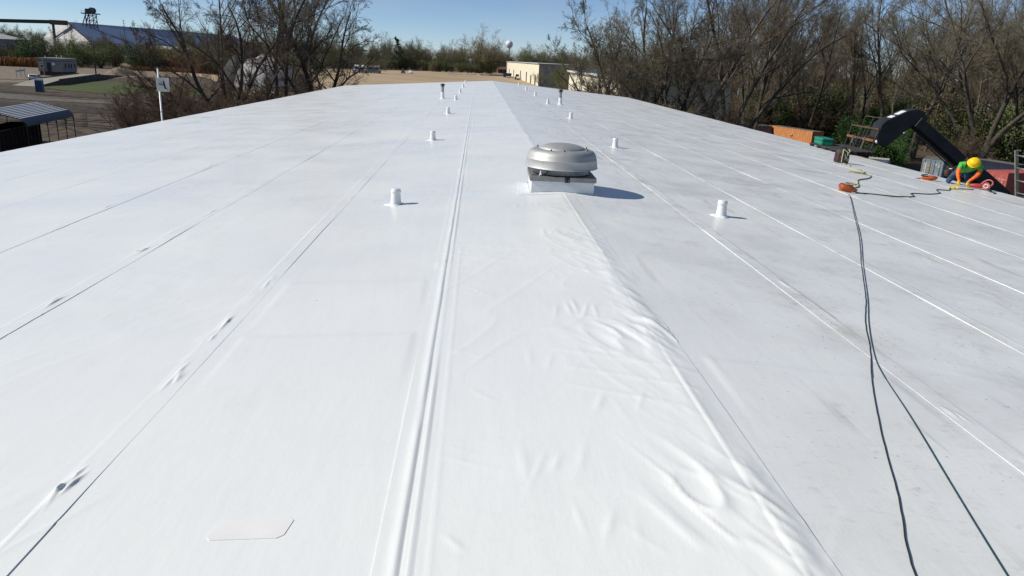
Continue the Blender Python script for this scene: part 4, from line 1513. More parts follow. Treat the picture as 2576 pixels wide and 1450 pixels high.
mb.build('hull', M_dmp, dm)
for y in np.arange(-5.6, 3.1, 0.85):
    MB().box(1.252, 1.32, y, y + 0.1, 0.3, 2.15).build('rib', M_dmp, dm)
MB().box(1.252, 1.34, -6.0, 3.2, 2.16, 2.27).build('rim', M_dmp, dm)
for (t, y) in (('S', -0.75), ('I', -0.2), ('K', 0.55), ('R', 1.35)):
    text_mesh('stencil_letter', t, 0.62, pmat('faded stencil', (0.10, 0.10, 0.10), 0.7), dm, (1.325, y, 1.0), (R(90), 0, R(90)))
text_mesh('stencil_letter', 'I', 0.5, MATS['faded stencil'], dm, (1.325, 2.6, 1.3), (R(90), 0, R(90)))

mast = empty('antenna_mast', (-12.62, 28.3, 0), 0, 'slim white mast with square panel and black aerial bracket at the left eave', 'mast')
MB().tube([(0, 0, 0), (0, 0, 8.95)], 0.030, 10).build('pole', M_pvc, mast, True)
MB().tube([(0, 0, 7.45), (0, 0, 7.47)], 0.036, 10).build('joint', M_steel, mast)
MB().tube([(0, 0, 8.95), (-0.02, 0, 8.99)], 0.022, 10).build('tip', M_pvc, mast)
mb = MB()
mb.box(-0.07, 0.36, -0.062, -0.046, 8.18, 8.66)
pn = mb.build('panel', pmat('off white panel', (0.62, 0.62, 0.60), 0.5, 0, 0.06, 5), mast, bevel=0.006)
pn.rotation_euler = (0, 0, R(6))
mb = MB()
mb.bar((0.04, -0.10, 8.44), (0.24, -0.13, 8.42), 0.03)
mb.bar((0.22, -0.13, 8.55), (0.26, -0.13, 8.28), 0.055, 0.03)
mb.bar((0.25, -0.13, 8.35), (0.37, -0.12, 8.22), 0.016)
mb.build('aerial', M_black, mast)
# ------------------------------------------------------------------ left yard, farther: scale house, weighbridge, potty, car
M_sid = pmat('grey trailer siding', (0.20, 0.205, 0.215), 0.6, 0, 0.15, 0.8)
M_sidd = pmat('dark trim', (0.03, 0.035, 0.045), 0.6)
SH = empty('scale_house', (-117.6, 223.2, 0), R(4), 'grey flat roofed scale house cabin beside the weighbridge', 'cabin')
mb = MB()
mb.box(-6.6, 0, 0, 8.8, 1.1, 4.55)
mb.build('wall', M_sid, SH)
MB().box(-6.75, 0.15, -0.15, 8.95, 4.552, 4.78).build('roof', pmat('pale roof felt', (0.26, 0.26, 0.25), 0.8, 0, 0.1, 1), SH)
MB().box(-6.4, -0.2, 0.2, 8.6, 0.0, 1.098).build('base', pmat('dark footing', (0.05, 0.045, 0.04), 0.9), SH)  # footing coloured darker than the cabin walls
mb = MB()
mb.box(-6.62, 0.02, -0.02, 8.82, 3.95, 4.08)
mb.build('trim_band', M_sidd, SH)
do = MB().box(-4.15, -3.1, -0.05, -0.01, 1.12, 3.55).build('door', M_sidd, SH)
MB().box(-4.9, -4.2, -0.10, -0.055, 1.12, 3.5).build('door_leaf', M_sid, do)
wo = MB().box(-6.0, -5.2, -0.05, -0.01, 2.1, 3.6).build('window', M_trim, SH)
MB().box(-5.92, -5.28, -0.065, -0.052, 2.9, 3.5).build('pane', pmat('hazy window glass', (0.16, 0.18, 0.2), 0.15), wo)
MB().box(-5.92, -5.28, -0.065, -0.052, 2.2, 2.8).build('pane', M_glass, wo)
MB().box(-2.9, -2.1, -0.06, -0.012, 2.9, 3.5).build('notice_board', M_trim, SH)
for (y0_, y1_) in ((1.2, 1.9), (3.4, 4.0), (4.9, 5.5), (7.2, 7.8)):
    w = MB().box(0.01, 0.05, y0_, y1_, 2.1, 3.4).build('window', M_sidd, SH)
    MB().box(0.052, 0.062, y0_ + .08, y1_ - .08, 2.2, 3.3).build('pane', M_glass, w)
for (x, y, h) in ((-1.8, 1.0, .7), (-1.2, 2.5, .55), (-5.3, 2, .35)):
    MB().tube([(x, y, 4.78), (x, y, 4.78 + h)], .05, 6).build('mast', M_trim, SH)
    MB().lathe([(0.0005, -.15), (.15, 0), (.1, .12), (.0005, .16)], 10, (x, y, 4.78 + h), close=False).build('lamp', M_trim, SH, True)
# weighbridge with ramps
M_conc = pmat('pale concrete', (0.30, 0.275, 0.235), 0.85, 0, 0.12, 0.6)
M_concd = pmat('shaded concrete', (0.09, 0.08, 0.07), 0.9, 0, 0.3, 0.7)  # shadow on the weighbridge sides put into a darker concrete colour
wb = empty('weighbridge', (-105, 200, 0), 0, 'raised concrete weighbridge deck with ramps in front of the scale house', 'weighbridge')
line = [((-97.6, 168.5), 0.05), ((-97.2, 176.5), 1.15), ((-105.6, 213.0), 1.3), ((-112.5, 243), 0.05)]
lft, rgt = [], []
for i, (p, z) in enumerate(line):
    a = Vector(line[max(i - 1, 0)][0])
    b_ = Vector(line[min(i + 1, 3)][0])
    t = (b_ - a).normalized()
    nrm = Vector((-t.y, t.x))
    w = 2.6
    lft.append(Vector((p[0] + nrm.x * w - wb.location.x, p[1] + nrm.y * w - wb.location.y, z)))
    rgt.append(Vector((p[0] - nrm.x * w - wb.location.x, p[1] - nrm.y * w - wb.location.y, z)))
mb = MB()
for i in range(3):
    mb.quad(lft[i], rgt[i], rgt[i + 1], lft[i + 1])
mb.build('deck', M_conc, wb, fix=False)
for L_, s in ((lft, -1), (rgt, 1)):
    mb = MB()
    for i in range(3):
        a, b_ = L_[i], L_[i + 1]
        mb.quad(a, b_, Vector((b_.x, b_.y, 0)), Vector((a.x, a.y, 0)))
    mb.build('side_wall', M_concd, wb, fix=False)
    MB().bar(L_[1] + Vector((0, 0, .12)), L_[2] + Vector((0, 0, .12)), 0.2, 0.2).build('kerb', M_concd if s > 0 else M_rust, wb)
M_blu = pmat('blue plastic', (0.025, 0.075, 0.17), 0.45, 0, 0.15, 1.5)
pt = empty('portable_toilet', (-85.5, 152.3, 0), R(12), 'blue portable toilet with white roof beside the weighbridge ramp', 'portable toilet')
mb = MB()
mb.prism([(-.62, 0.08), (.62, 0.08), (.60, 2.12), (-.60, 2.12)], 'y', -.6, .6)
mb.build('cabin', M_blu, pt, bevel=0.03)
for x in (-.45, -.15, .15, .45):
    MB().box(x - .03, x + .03, -.63, -.602, .2, 2.0).build('rib', M_blu, pt)
mb = MB()
mb.prism([(-.68, 2.122), (.68, 2.122), (.5, 2.42), (-.5, 2.42)], 'y', -.66, .66)
mb.build('roof', pmat('white translucent roof', (0.72, 0.74, 0.76), 0.4), pt, bevel=0.03)
for x in (-.4, -.12, .16, .42):
    MB().box(x - .05, x + .05, -.67, -.63, 2.18, 2.34).build('roof_vent', M_blu, pt)
MB().box(-.66, .66, -.64, .64, 0, .078).build('skid', M_sidd, pt)


def car_body(name, loc, rz, paint, label, L=4.6, Wd=1.85, Hh=1.65, pick=False):
    c = empty(name, loc, rz, label, 'car')
    h = L / 2
    if pick:
        prof = [(-h, .45), (-h, 1.0), (-h + .15, 1.08), (-.6, 1.1), (-.55, 1.15), (-.35, Hh), (.75, Hh), (1.3, 1.15), (h - .15, 1.0), (h, .8), (h, .45)]
    else:
        prof = [(-h, .45), (-h, 1.0), (-h + .1, 1.15), (-h + .45, Hh - .05), (-h + .7, Hh), (.35, Hh), (1.1, 1.12), (h - .25, .98), (h, .75), (h, .45)]
    mb = MB()
    mb.prism(prof, 'x', -Wd / 2, Wd / 2)
    mb.build('body', paint, c, bevel=0.08, smooth=True, sharp=50)
    g = MB()
    y0_ = -.25 if pick else -h + .5
    g.prism([(y0_, 1.14), (y0_ + .12, Hh - .1), (.35, Hh - .1), (.95, 1.14)], 'x', -Wd / 2 - .008, Wd / 2 + .008)
    g.build('side_window', M_glass, c)
    if pick:
        rw = [(-.62, 1.16), (-.42, Hh - .06)]
    else:
        rw = [(-h + .11, 1.17), (-h + .43, Hh - .1)]
    mb = MB()
    dx = Wd / 2 - .16
    n_ = Vector((0, -(rw[1][1] - rw[0][1]), (rw[1][0] - rw[0][0]))).normalized() * .012
    mb.quad((-dx, rw[0][0] + n_.y, rw[0][1] + n_.z), (dx, rw[0][0] + n_.y, rw[0][1] + n_.z), (dx * .9, rw[1][0] + n_.y, rw[1][1] + n_.z), (-dx * .9, rw[1][0] + n_.y, rw[1][1] + n_.z))
    mb.build('rear_window', M_glass, c, fix=False)
    mb = MB()
    a, b_ = (.40, Hh - .04), (1.08, 1.16)
    mb.quad((-dx, b_[0] + .04, b_[1] + .03), (dx, b_[0] + .04, b_[1] + .03), (dx * .9, a[0] + .05, a[1] + .01), (-dx * .9, a[0] + .05, a[1] + .01))
    mb.build('windscreen', M_glass, c, fix=False)
    for sx in (-1, 1):
        for y in (-h + .85, h - .85):
            w = MB()
            w.tube([(sx * (Wd / 2 - .2), y, .34), (sx * (Wd / 2 + .01), y, .34)], .34, 20)
            wo = w.build('wheel', M_tyre, c, True, sharp=40)
            MB().tube([(sx * (Wd / 2 - .05), y, .34), (sx * (Wd / 2 + .02), y, .34)], .2, 14).build('rim', M_alu, wo, True, sharp=40)
        MB().cbox((sx * (Wd / 2 - .18), -h - .004, .92), (.2, .03, .22)).build('tail_light', pmat('red lamp', (.3, .01, .01), .2), c)
        MB().cbox((sx * (Wd / 2 - .25), h + .004, .78), (.3, .03, .14)).build('headlight', M_wht, c)
    MB().box(-Wd / 2 + .1, Wd / 2 - .1, -h - .07, -h + .1, .42, .62).build('bumper', M_sidd, c, bevel=.02)
    return c


M_silver = pmat('silver white car paint', (0.52, 0.54, 0.58), 0.25, 0.2)
M_carw = pmat('white car paint', (0.70, 0.70, 0.70), 0.3)
M_card = pmat('dark car paint', (0.05, 0.05, 0.06), 0.3)
car_body('parked_car', (-106.8, 189.6, 0.02), R(14), M_silver, 'silver white estate car beside the weighbridge ramp')
car_body('pickup_truck', (-44.3, 447, 0.03), R(178), M_card, 'dark pickup at the far edge of the dirt field', 5.4, 1.95, 1.85, True)
car_body('pickup_truck', (-40.8, 455, 0.03), R(192), M_carw, 'white pickup at the far edge of the dirt field', 5.4, 1.95, 1.9, True)


def semi(x, y, k, label, mat, sleeper=True):
    s = empty('semi_truck', (x, y, 0.03), R(176 + 3 * k), label, 'truck', 'semi trucks parked in a row across the field')
    # nose points to +y locally
    mb = MB()
    mb.prism([(-.4, .9), (-.4, 2.9), (.3, 2.95), (.75, 1.95), (2.2, 1.75), (2.45, 1.4), (2.45, .7), (-.4, .7)], 'x', -1.15, 1.15)
    mb.build('cab', mat, s, bevel=.08, smooth=True, sharp=50)
    MB().prism([(-2.3, .9), (-2.3, 3.7), (-1.2, 4.05), (-.1, 3.35), (-.405, 2.0), (-.405, .9)], 'x', -1.2, 1.2).build('sleeper', mat, s, bevel=.06, smooth=True, sharp=50)
    mb = MB()
    mb.quad((-1.0, .79, 2.02), (1.0, .79, 2.02), (.92, .38, 2.88), (-.92, .38, 2.88))
    mb.build('windscreen', M_glass, s, fix=False)
    MB().box(-.55, .55, 2.452, 2.48, .8, 1.65).build('grille', M_alu2, s)
    MB().box(-1.2, 1.2, 2.30, 2.62, .35, .72).build('bumper', M_trim, s, bevel=.04)
    for sx in (-1, 1):
        MB().cbox((sx * .85, 2.47, 1.15), (.35, .05, .22)).build('headlight', M_glass, s)
        MB().cbox((sx * 1.32, .75, 2.3), (.12, .15, .7)).build('mirror', M_sidd, s)
        MB().tube([(sx * 1.25, -.45, .9), (sx * 1.25, -.45, 4.0)], .09, 8).build('exhaust_stack', M_alu, s, True)
        for y_ in (1.6, -3.0, -4.2):
            MB().tube([(sx * .75, y_, .52), (sx * 1.18, y_, .52)], .52, 18).build('wheel', M_tyre, s, True, sharp=40)
    MB().box(-.5, .5, -5.0, -.4, .6, .88).build('chassis', M_sidd, s)
    return s


M_trw = pmat('white truck paint', (0.70, 0.72, 0.73), 0.35, 0, 0.05, 1)
M_trg = pmat('grey truck paint', (0.35, 0.38, 0.42), 0.35)
semi(-66.9, 421, 0, 'leftmost white semi truck across the field, partly behind bare twigs', M_trw)
semi(-63.3, 424, 1, 'second white semi truck from the left across the field', M_trw)
semi(-60.0, 427, -1, 'third semi truck from the left, greyer than its neighbours', M_trg)
semi(-56.9, 429, 0, 'rightmost white semi truck of the row across the field', M_trw)

# guard rail posts and pole by the scale house
gp = empty('barrier', (-119.5, 204, 0), R(20), 'white post and rail barrier left of the silver car', 'barrier')
for i, y in enumerate((0, 5.5, 11)):
    MB().bar((0, y, 0), (0, y, 2.2), .26, .26).build('post', M_trim, gp)
MB().bar((0.16, 0, 1.6), (0.16, 11, 1.6), .12, .35).build('rail', pmat('grey rail', (0.28, 0.27, 0.24), 0.7), gp)
sp = empty('sign_post', (-122.3, 222, 0), 0, 'tall yellowish post by the reeds left of the cabin', 'post')
MB().bar((0, 0, 0), (0, 0, 4.6), .22, .22).build('post', pmat('yellowish timber', (0.40, 0.30, 0.14), 0.8), sp)
M_pole = pmat('dark creosoted pole', (0.035, 0.028, 0.024), 0.85)


def pole(x, y, h, label, arms=2, lean=0):
    p = empty('utility_pole', (x, y, 0), rnd.uniform(-.5, .5), label, 'utility pole', 'utility poles on the left')
    MB().tube([(0, 0, 0), (lean, 0, h)], [.19, .12], 8).build('pole', M_pole, p, True)
    for k in range(arms):
        z = h - .5 - 1.3 * k
        MB().bar((-1.1 + lean * .9, 0, z), (1.1 + lean * .9, 0, z), .11, .13).build('crossarm', M_pole, p)
    return p


pole(-113.5, 233, 9.5, 'dark utility pole rising behind the scale house corner', 0, .1)
pole(-191, 430, 21.5, 'utility pole in front of the big blue roof, the left one', 3)
pole(-160, 490, 17.5, 'utility pole in front of the big blue roof, near the bare tree', 3)

# ------------------------------------------------------------------ far left: mine complex
M_cblu = pmat('blue steel roofing', (0.085, 0.13, 0.235), 0.6, 0, 0.08, 0.06)
M_cwhite = pmat('off white cladding', (0.43, 0.42, 0.40), 0.7, 0, 0.15, 0.1)
sb = empty('storage_barn', (-330, 650, 0), 0, 'huge A-frame storage barn with long blue roof behind the shrubs', 'building')
A = Vector((-333, 650, 23.8)); B = Vector((-325, 1050, 25.5))
e1a = Vector((-290, 598, 9.0)); e1b = Vector((-292, 1050, 9.0))
e2a = Vector((-353, 651, 11.5)); e2b = Vector((-352, 1050, 11.5))
O = sb.location
mb = MB()
mb.quad(A - O, e1a - O, e1b - O, B - O)
mb.build('roof_slope', M_cblu, sb, fix=False)
mb = MB()
mb.quad(A - O, B - O, e2b - O, e2a - O)
mb.build('roof_slope', M_cblu, sb, fix=False)
mb = MB()
mb.add([A - O, e2a - O, Vector((e2a.x, e2a.y, 0)) - O, Vector((e1a.x, e1a.y, 0)) - O, e1a - O], [(0, 1, 2, 3, 4)])
mb.build('gable_wall', M_cwhite, sb, fix=False)
mb = MB()
mb.quad(e1a - O, Vector((e1a.x, e1a.y, 0)) - O, Vector((e1b.x, e1b.y, 0)) - O, e1b - O)
mb.build('side_wall', M_cwhite, sb, fix=False)
MB().bar(A - O + Vector((0, -1, .2)), e1a - O + Vector((0, -1, .2)), .8, .8).build('verge', M_sidd, sb)
# conveyor gallery
cv = empty('conveyor_gallery', (-420, 640, 0), 0, 'long dark conveyor gallery leading to the barn gable', 'conveyor')
MB().bar((-230, -6, 15.5), (84, -2, 23.0), 3.2, 2.6).build('gallery', M_sidd, cv)
for t in (.12, .35, .58, .8):
    x = -230 + 314 * t
    z = 15.5 + 7.5 * t
    mb = MB()
    mb.bar((x - 3, -5, 0), (x, -4, z - 1), .6)
    mb.bar((x + 3, -5, 0), (x, -4, z - 1), .6)
    mb.build('trestle', M_sidd, cv)
MB().cbox((88, -4, 22.6), (11, 6, 3.5)).build('transfer_house', M_rust, cv)
MB().cbox((84, -5, 16), (1.4, 1.4, 10)).build('chute', M_rust, cv)
# headframe
hf = empty('headframe', (-322, 668, 0), 0, 'steel lattice mine headframe standing behind the blue roof', 'headframe')
M_lat = pmat('grey lattice steel', (0.11, 0.11, 0.115), 0.6, 0.3)
mb = MB()
for (x, y) in ((-3.6, -3.6), (3.6, -3.6), (3.6, 3.6), (-3.6, 3.6)):
    mb.bar((x, y, 0), (x * .8, y * .8, 32), .5)
for k in range(7):
    z0_, z1_ = 4 * k + 2, 4 * k + 6
    for (x, y, X, Y) in ((-3.2, -3.2, 3.2, -3.2), (3.2, -3.2, 3.2, 3.2), (-3.2, 3.2, 3.2, 3.2), (-3.2, -3.2, -3.2, 3.2)):
        mb.bar((x, y, z0_), (X, Y, z1_), .35)
        mb.bar((x, y, z1_), (X, Y, z1_), .35)
mb.build('tower', M_lat, hf)
for s in (-1, 1):
    MB().bar((-15, 3 * s, 0), (-3, 2.4 * s, 31), .6).build('backstay', M_lat, hf)
mb = MB()
mb.cbox((0, 0, 31.4), (11.5, 9, .8))
mb.build('platform', M_lat, hf)
mb = MB()
for x in (-5.5, -2.7, 0, 2.7, 5.5):
    mb.bar((x, -4.4, 31.8), (x, -4.4, 33.4), .15)
mb.bar((-5.5, -4.4, 33.4), (5.5, -4.4, 33.4), .15)
mb.build('railing', M_lat, hf)
for s in (-1.6, 1.6):
    MB().tube([(1.5, s - .3, 34), (1.5, s + .3, 34)], 2.3, 20).build('sheave_wheel', M_lat, hf)
MB().cbox((-1.5, 0, 33.5), (4, 4, 3.4)).build('winch_house', M_sidd, hf)
# low grey sheds
gs = empty('grey_shed', (-255, 385, 0), R(-6), 'long low grey shed behind the shrubs at the left edge', 'shed')
mb = MB()
mb.prism([(-18, 0), (18, 0), (18, 9.0), (0, 12.2), (-18, 9.0)], 'y', 0, 30)
mb.build('wall', pmat('grey corrugated cladding', (0.24, 0.245, 0.26), 0.6, 0, 0.1, 2, stretch=(8, 8, .2)), gs)
mb = MB()
mb.quad((18.6, -.5, 8.9), (18.6, 30.5, 8.9), (0, 30.5, 12.45), (0, -.5, 12.45))
mb.build('roof_slope', pmat('pale weathered roofing', (0.42, 0.41, 0.37), 0.6, 0, 0.1, .3), gs, fix=False)
mb = MB()
mb.quad((-18.6, -.5, 8.9), (0, -.5, 12.45), (0, 30.5, 12.45), (-18.6, 30.5, 8.9))
mb.build('roof_slope', MATS['pale weathered roofing'], gs, fix=False)
ws = empty('white_shed', (-214, 560, 0), R(10), 'long white roofed shed half hidden in front of the blue roof', 'shed')
mb = MB()
mb.prism([(-6, 0), (6, 0), (6, 6.5), (0, 8.6), (-6, 6.5)], 'x', -20, 22)
mb.build('wall', M_cwhite, ws)
mb = MB()
mb.quad((-20.5, -6.4, 6.6), (22.5, -6.4, 6.6), (22.5, 0, 8.75), (-20.5, 0, 8.75))
mb.quad((-20.5, 0, 8.75), (22.5, 0, 8.75), (22.5, 6.4, 6.6), (-20.5, 6.4, 6.6))
mb.build('roof', pmat('white roofing', (0.62, 0.62, 0.6), 0.5), ws, fix=False)

# ------------------------------------------------------------------ salt pile behind the left trees
def mound(name, c, rx, ry, h, mat, seed, n=40, ang=0, flat=1.0, parent=None, jag=0.3):
    u = np.linspace(0, 1, n // 2)
    t = np.linspace(0, 2 * np.pi, n, endpoint=False)
    U, T_ = np.meshgrid(u, t, indexing='ij')
    rr = U * (1 + 0.25 * (noise2(np.cos(T_) * 1.6 + 5, np.sin(T_) * 1.6 + seed, seed) - .5))
    X = rx * rr * np.cos(T_)
    Y = ry * rr * np.sin(T_)
    Z = h * np.clip(1 - U ** (1.6 * flat), 0, 1) + h * jag * (noise2(X / (rx * .25), Y / (ry * .25), seed + 1) - .5) * (1 - U) - 0.1 * U
    V = np.stack([X, Y, Z], -1).reshape(-1, 3)
    i, j = np.meshgrid(np.arange(len(u) - 1), np.arange(n), indexing='ij')
    F = np.stack([(i * n + j).ravel(), ((i + 1) * n + j).ravel(), ((i + 1) * n + (j + 1) % n).ravel(), (i * n + (j + 1) % n).ravel()], -1)
    o = link(name, np_mesh(name, V, F, True), mat, parent)
    o.location = c
    o.rotation_euler = (0, 0, ang)
    return o


sa = empty('salt_pile', (-56, 197, 0), 0, 'tall whitish salt pile part covered by black tarp behind the left trees', 'pile')
mound('salt', (1.0, 0, 0), 11, 9, 8.6, pmat('grubby salt', (0.42, 0.41, 0.40), 0.9, 0, 0, 1.2, 0.5, 6, col2=(0.30, 0.29, 0.28)), 50, parent=sa, flat=1.3)
mound('tarp', (-3.4, 2.6, 0), 9.0, 9, 10.2, pmat('black tarp', (0.018, 0.018, 0.02), 0.75, 0, 0.3, .8, 0.4, 3), 53, parent=sa, flat=1.15)
MB().box(3.2, 4.8, -1.5, 0.4, 5.6, 9.6).build('block', M_cwhite, sa, bevel=.15)
gm = mound('gravel_mound', (-113.5, 249, 0.02), 5.2, 4, 2.6, M_gravel, 57, 30, jag=.05)
tag(gm, 'smooth tan gravel mound on the yard beyond the weighbridge', 'mound')

# ------------------------------------------------------------------ centre and right: warehouses, houses, water tower
M_beige = pmat('cream wall cladding', (0.74, 0.69, 0.53), 0.6, 0, 0.05, 0.3)
M_beigs = pmat('shaded cream cladding', (0.26, 0.26, 0.25), 0.6, 0, 0.08, 0.3)  # shade on the cream warehouse's other faces painted as dark grey
wh = empty('cream_warehouse', (24.5, 330, 0), R(1.2), 'cream warehouse with pale flat roof at the end of the field', 'warehouse')
mb = MB()
mb.box(0.02, 26, 0, 246, 0, 9.2)
mb.build('wall', M_beigs, wh)
for k in range(12):
    MB().box(-.06, 0.018, .02 + 20.5 * k, 20.3 + 20.5 * k, 0, 9.0).build('wall_panel', M_beige, wh)
for k, (y, h) in enumerate(((12, 4.4), (34, 3.8), (60, 4.8), (100, 4.8), (158, 4.6), (205, 4.6))):
    MB().box(-.14, -.065, y, y + 5.2, 0, h).build('door', M_sidd, wh)
mb = MB()
mb.box(-.7, 26.6, -.6, 247, 9.2, 9.42)
mb.build('roof', pmat('white roofing sheet', (0.66, 0.65, 0.62), 0.5, 0, 0.04, .2), wh)
w2 = empty('cream_shed', (21.4, 122, 0), R(0), 'cream shed with green roof glimpsed behind the bare trees on the right', 'shed')
zb2 = gz(21.4, 122)
mb = MB()
mb.box(0, 18, 0, 70, -FALL, 8.0)
mb.build('wall', M_beige, w2)
mb = MB()
mb.prism([(-.5, 8.02), (18.5, 8.02), (18.5, 8.1), (9, 8.9), (-.5, 8.1)], 'y', -.5, 70.5)
mb.build('roof', pmat('green metal roof', (0.03, 0.13, 0.12), 0.45), w2)
MB().box(-.62, -.505, -.5, 70.5, 7.85, 8.25).build('eave_trim', M_trim, w2)
for y in (12, 30, 48, 62):
    MB().box(-.05, -.005, y, y + 1.6, 1.5, 3.6).build('window', M_glass, w2)
pp_ = empty('flag_pole', (29.4, 205, 0), 0, 'thin pale pole in front of the shaded warehouse wall', 'pole')
MB().tube([(0, 0, 0), (0, 0, 7.6)], .12, 8).build('pole', pmat('bleached pole', (0.5, 0.47, 0.36), .7), pp_)

for (x, y, w, h, colr, roofc, label) in ((-3, 600, 11, 5.2, (0.24, 0.26, 0.28), (0.07, 0.07, 0.08), 'small grey house among the trees, leftmost of three'),
                                         (20, 640, 12, 4.8, (0.20, 0.10, 0.075), (0.13, 0.08, 0.06), 'small brown house among the trees, middle of three'),
                                         (46, 668, 15, 6.2, (0.40, 0.41, 0.43), (0.10, 0.10, 0.11), 'pale grey house among the trees, rightmost of three')):
    hs = empty('house', (x, y, 0), R(8), label, 'house', 'small houses among the far trees')
    mb = MB()
    mb.box(-w / 2, w / 2, -4, 4, 0, h * .62)
    mb.prism([(-4, h * .62), (4, h * .62), (0, h)], 'x', -w / 2, w / 2)
    mb.build('wall', pmat('house wall %d' % x, colr, .7, 0, .1, .5), hs)
    mb = MB()
    mb.quad((-w / 2 - .4, -4.5, h * .60), (w / 2 + .4, -4.5, h * .60), (w / 2 + .4, 0, h + .12), (-w / 2 - .4, 0, h + .12))
    mb.quad((-w / 2 - .4, 0, h + .12), (w / 2 + .4, 0, h + .12), (w / 2 + .4, 4.5, h * .60), (-w / 2 - .4, 4.5, h * .60))
    mb.build('roof', pmat('house roof %d' % x, roofc, .7), hs, fix=False)
    for k in (-.3, .05, .32):
        MB().box(k * w - .6, k * w + .6, -4.05, -4.005, 1.0, 2.4).build('window', M_glass, hs)
wt = empty('water_tower', (48.1, 1300, 0), 0, 'white ball water tower above the far treeline', 'water tower')
MB().lathe([(6.2 * math.sin(a), 36.0 - 6.2 * math.cos(a)) for a in np.linspace(.05, math.pi - .01, 20)], 32, close=False).build('tank', pmat('white tank paint', (0.78, 0.79, 0.80), .4), wt, True)
MB().lathe([(3.2, 0), (1.6, 4), (1.4, 26), (2.6, 31)], 20).build('stem', MATS['white tank paint'], wt, True)
# clutter at the end of the field
db = empty('dumpster', (60, 560, 0.02), R(5), 'blue dumpster beside the cream warehouse', 'dumpster')
mb = MB()
mb.prism([(-2.2, 0.2), (2.2, 0.2), (2.6, 2.6), (-2.6, 2.6)], 'y', -1.5, 1.5)
mb.build('hull', pmat('dark blue paint', (0.02, 0.03, 0.10), .5), db)
db.location = (16.2, 470, .03)
for k in range(4):
    MB().box(-2.3 + 1.4 * k, -2.15 + 1.4 * k, -1.58, -1.505, .25, 2.5).build('rib', MATS['dark blue paint'], db)
M_lum = pmat('pale stacked lumber', (0.55, 0.50, 0.40), .8, 0, .2, 1)
lr = random.Random(4)
k = 0
for (x, y, L_, h, m, lb) in ((-16, 497, 9, .7, M_cwh, 'white pipe stack at the far edge of the field, leftmost'), (-6, 498, 7, .9, M_cwh, 'white pipe stack at the far edge of the field, second'), (2.5, 500, 6, 1.1, M_lum, 'pale lumber stack at the far edge of the field, third'),
                             (9.5, 503, 12, .9, M_cdk, 'dark trailer bed load at the far edge of the field'), (24, 530, 16, .7, M_lum, 'long pale timber stack near the rightmost house'), (17.5, 452, 4.5, 1.2, M_lum, 'yellowish lumber stack beside the blue dumpster')):
    st = empty('material_stack', (x, y, .03), R(lr.uniform(-6, 6)), lb, 'stack', 'stacked materials at the field edge')
    nl = max(1, int(h / .3))
    for i in range(nl):
        for j in range(3):
            MB().box(-L_ / 2 + lr.uniform(-.3, .3), L_ / 2 + lr.uniform(-.3, .3), -1 + .7 * j, -.4 + .7 * j, .3 * i + .02, .3 * i + .28).build('bundle', m, st)
# skid steer by the warehouse
sk_ = empty('tractor', (20.3, 425, 0.03), R(200), 'small white tractor parked by the cream warehouse', 'tractor')
MB().prism([(-1.6, .7), (1.9, .7), (1.9, 1.5), (.5, 1.7), (.3, 1.75), (-1.6, 1.6)], 'x', -.5, .5).build('body', M_carw, sk_, bevel=.05)
MB().prism([(-1.4, 1.62), (.4, 1.78), (.2, 2.9), (-1.2, 2.9)], 'x', -.7, .7).build('cab', M_glass, sk_, bevel=.03)
MB().box(-.8, .8, -1.35, .35, 2.902, 3.05).build('cab_roof', M_carw, sk_)
for sx in (-1, 1):
    MB().tube([(sx * .6, -.9, .85), (sx * 1.0, -.9, .85)], .85, 22).build('wheel', M_tyre, sk_, True, sharp=40)
    MB().tube([(sx * .6, 1.5, .5), (sx * .9, 1.5, .5)], .5, 18).build('wheel', M_tyre, sk_, True, sharp=40)
# gravestones beyond the wood
M_stone = pmat('pale gravestone', (0.55, 0.54, 0.51), .7, 0, .15, 2)
gr = random.Random(8)
for (x, y, h, lb) in ((112, 330, 3.2, 'tall white obelisk gravestone seen between the right trunks'), (124, 352, 1.6, 'squat gravestone right of the white obelisk'), (150, 345, 1.5, 'gravestone deep between the trunks, left of a pair'), (156, 349, 1.8, 'gravestone deep between the trunks, right of a pair'),
                      (178, 330, 1.9, 'gravestone near the thick trunks on the far right'), (196, 322, 1.7, 'gravestone behind the thick trunks on the far right'), (205, 300, 2.2, 'light gravestone close to the right frame edge')):
    gs_ = empty('gravestone', (x, y, 0.03), gr.uniform(-.2, .2), lb, 'gravestone', 'gravestones beyond the wood')
    MB().box(-.7, .7, -.4, .4, 0, .35).build('plinth', M_stone, gs_, bevel=.03)
    if h > 3:
        MB().prism([(-.45, .352), (.45, .352), (.3, h - .4), (0, h), (-.3, h - .4)], 'y', -.4, .4).build('shaft', M_stone, gs_, bevel=.02)
    else:
        MB().prism([(-.55, .352), (.55, .352), (.55, h - .3), (.35, h - .06), (0, h), (-.35, h - .06), (-.55, h - .3)], 'y', -.18, .18).build('slab', M_stone, gs_, bevel=.02)
# ------------------------------------------------------------------ trees
def nrm(v):
    return v / (np.linalg.norm(v, axis=-1, keepdims=True) + 1e-9)


def grow(rg, P0, D0, L, R0, R1, nseg, wob, lift):
    """random-walk branches: returns points (N, nseg+1, 3) and radii (N, nseg+1)"""
    N = len(P0)
    pts = np.zeros((N, nseg + 1, 3))
    pts[:, 0] = P0
    d = D0.copy()
    st = (L / nseg)[:, None]
    for k in range(nseg):
        d = nrm(d + rg.normal(0, wob, (N, 3)) + np.array([0, 0, 1.0]) * lift)
        pts[:, k + 1] = pts[:, k] + d * st
    t = np.linspace(0, 1, nseg + 1)[None]
    rad = R0[:, None] * (1 - t) + R1[:, None] * t
    return pts, rad


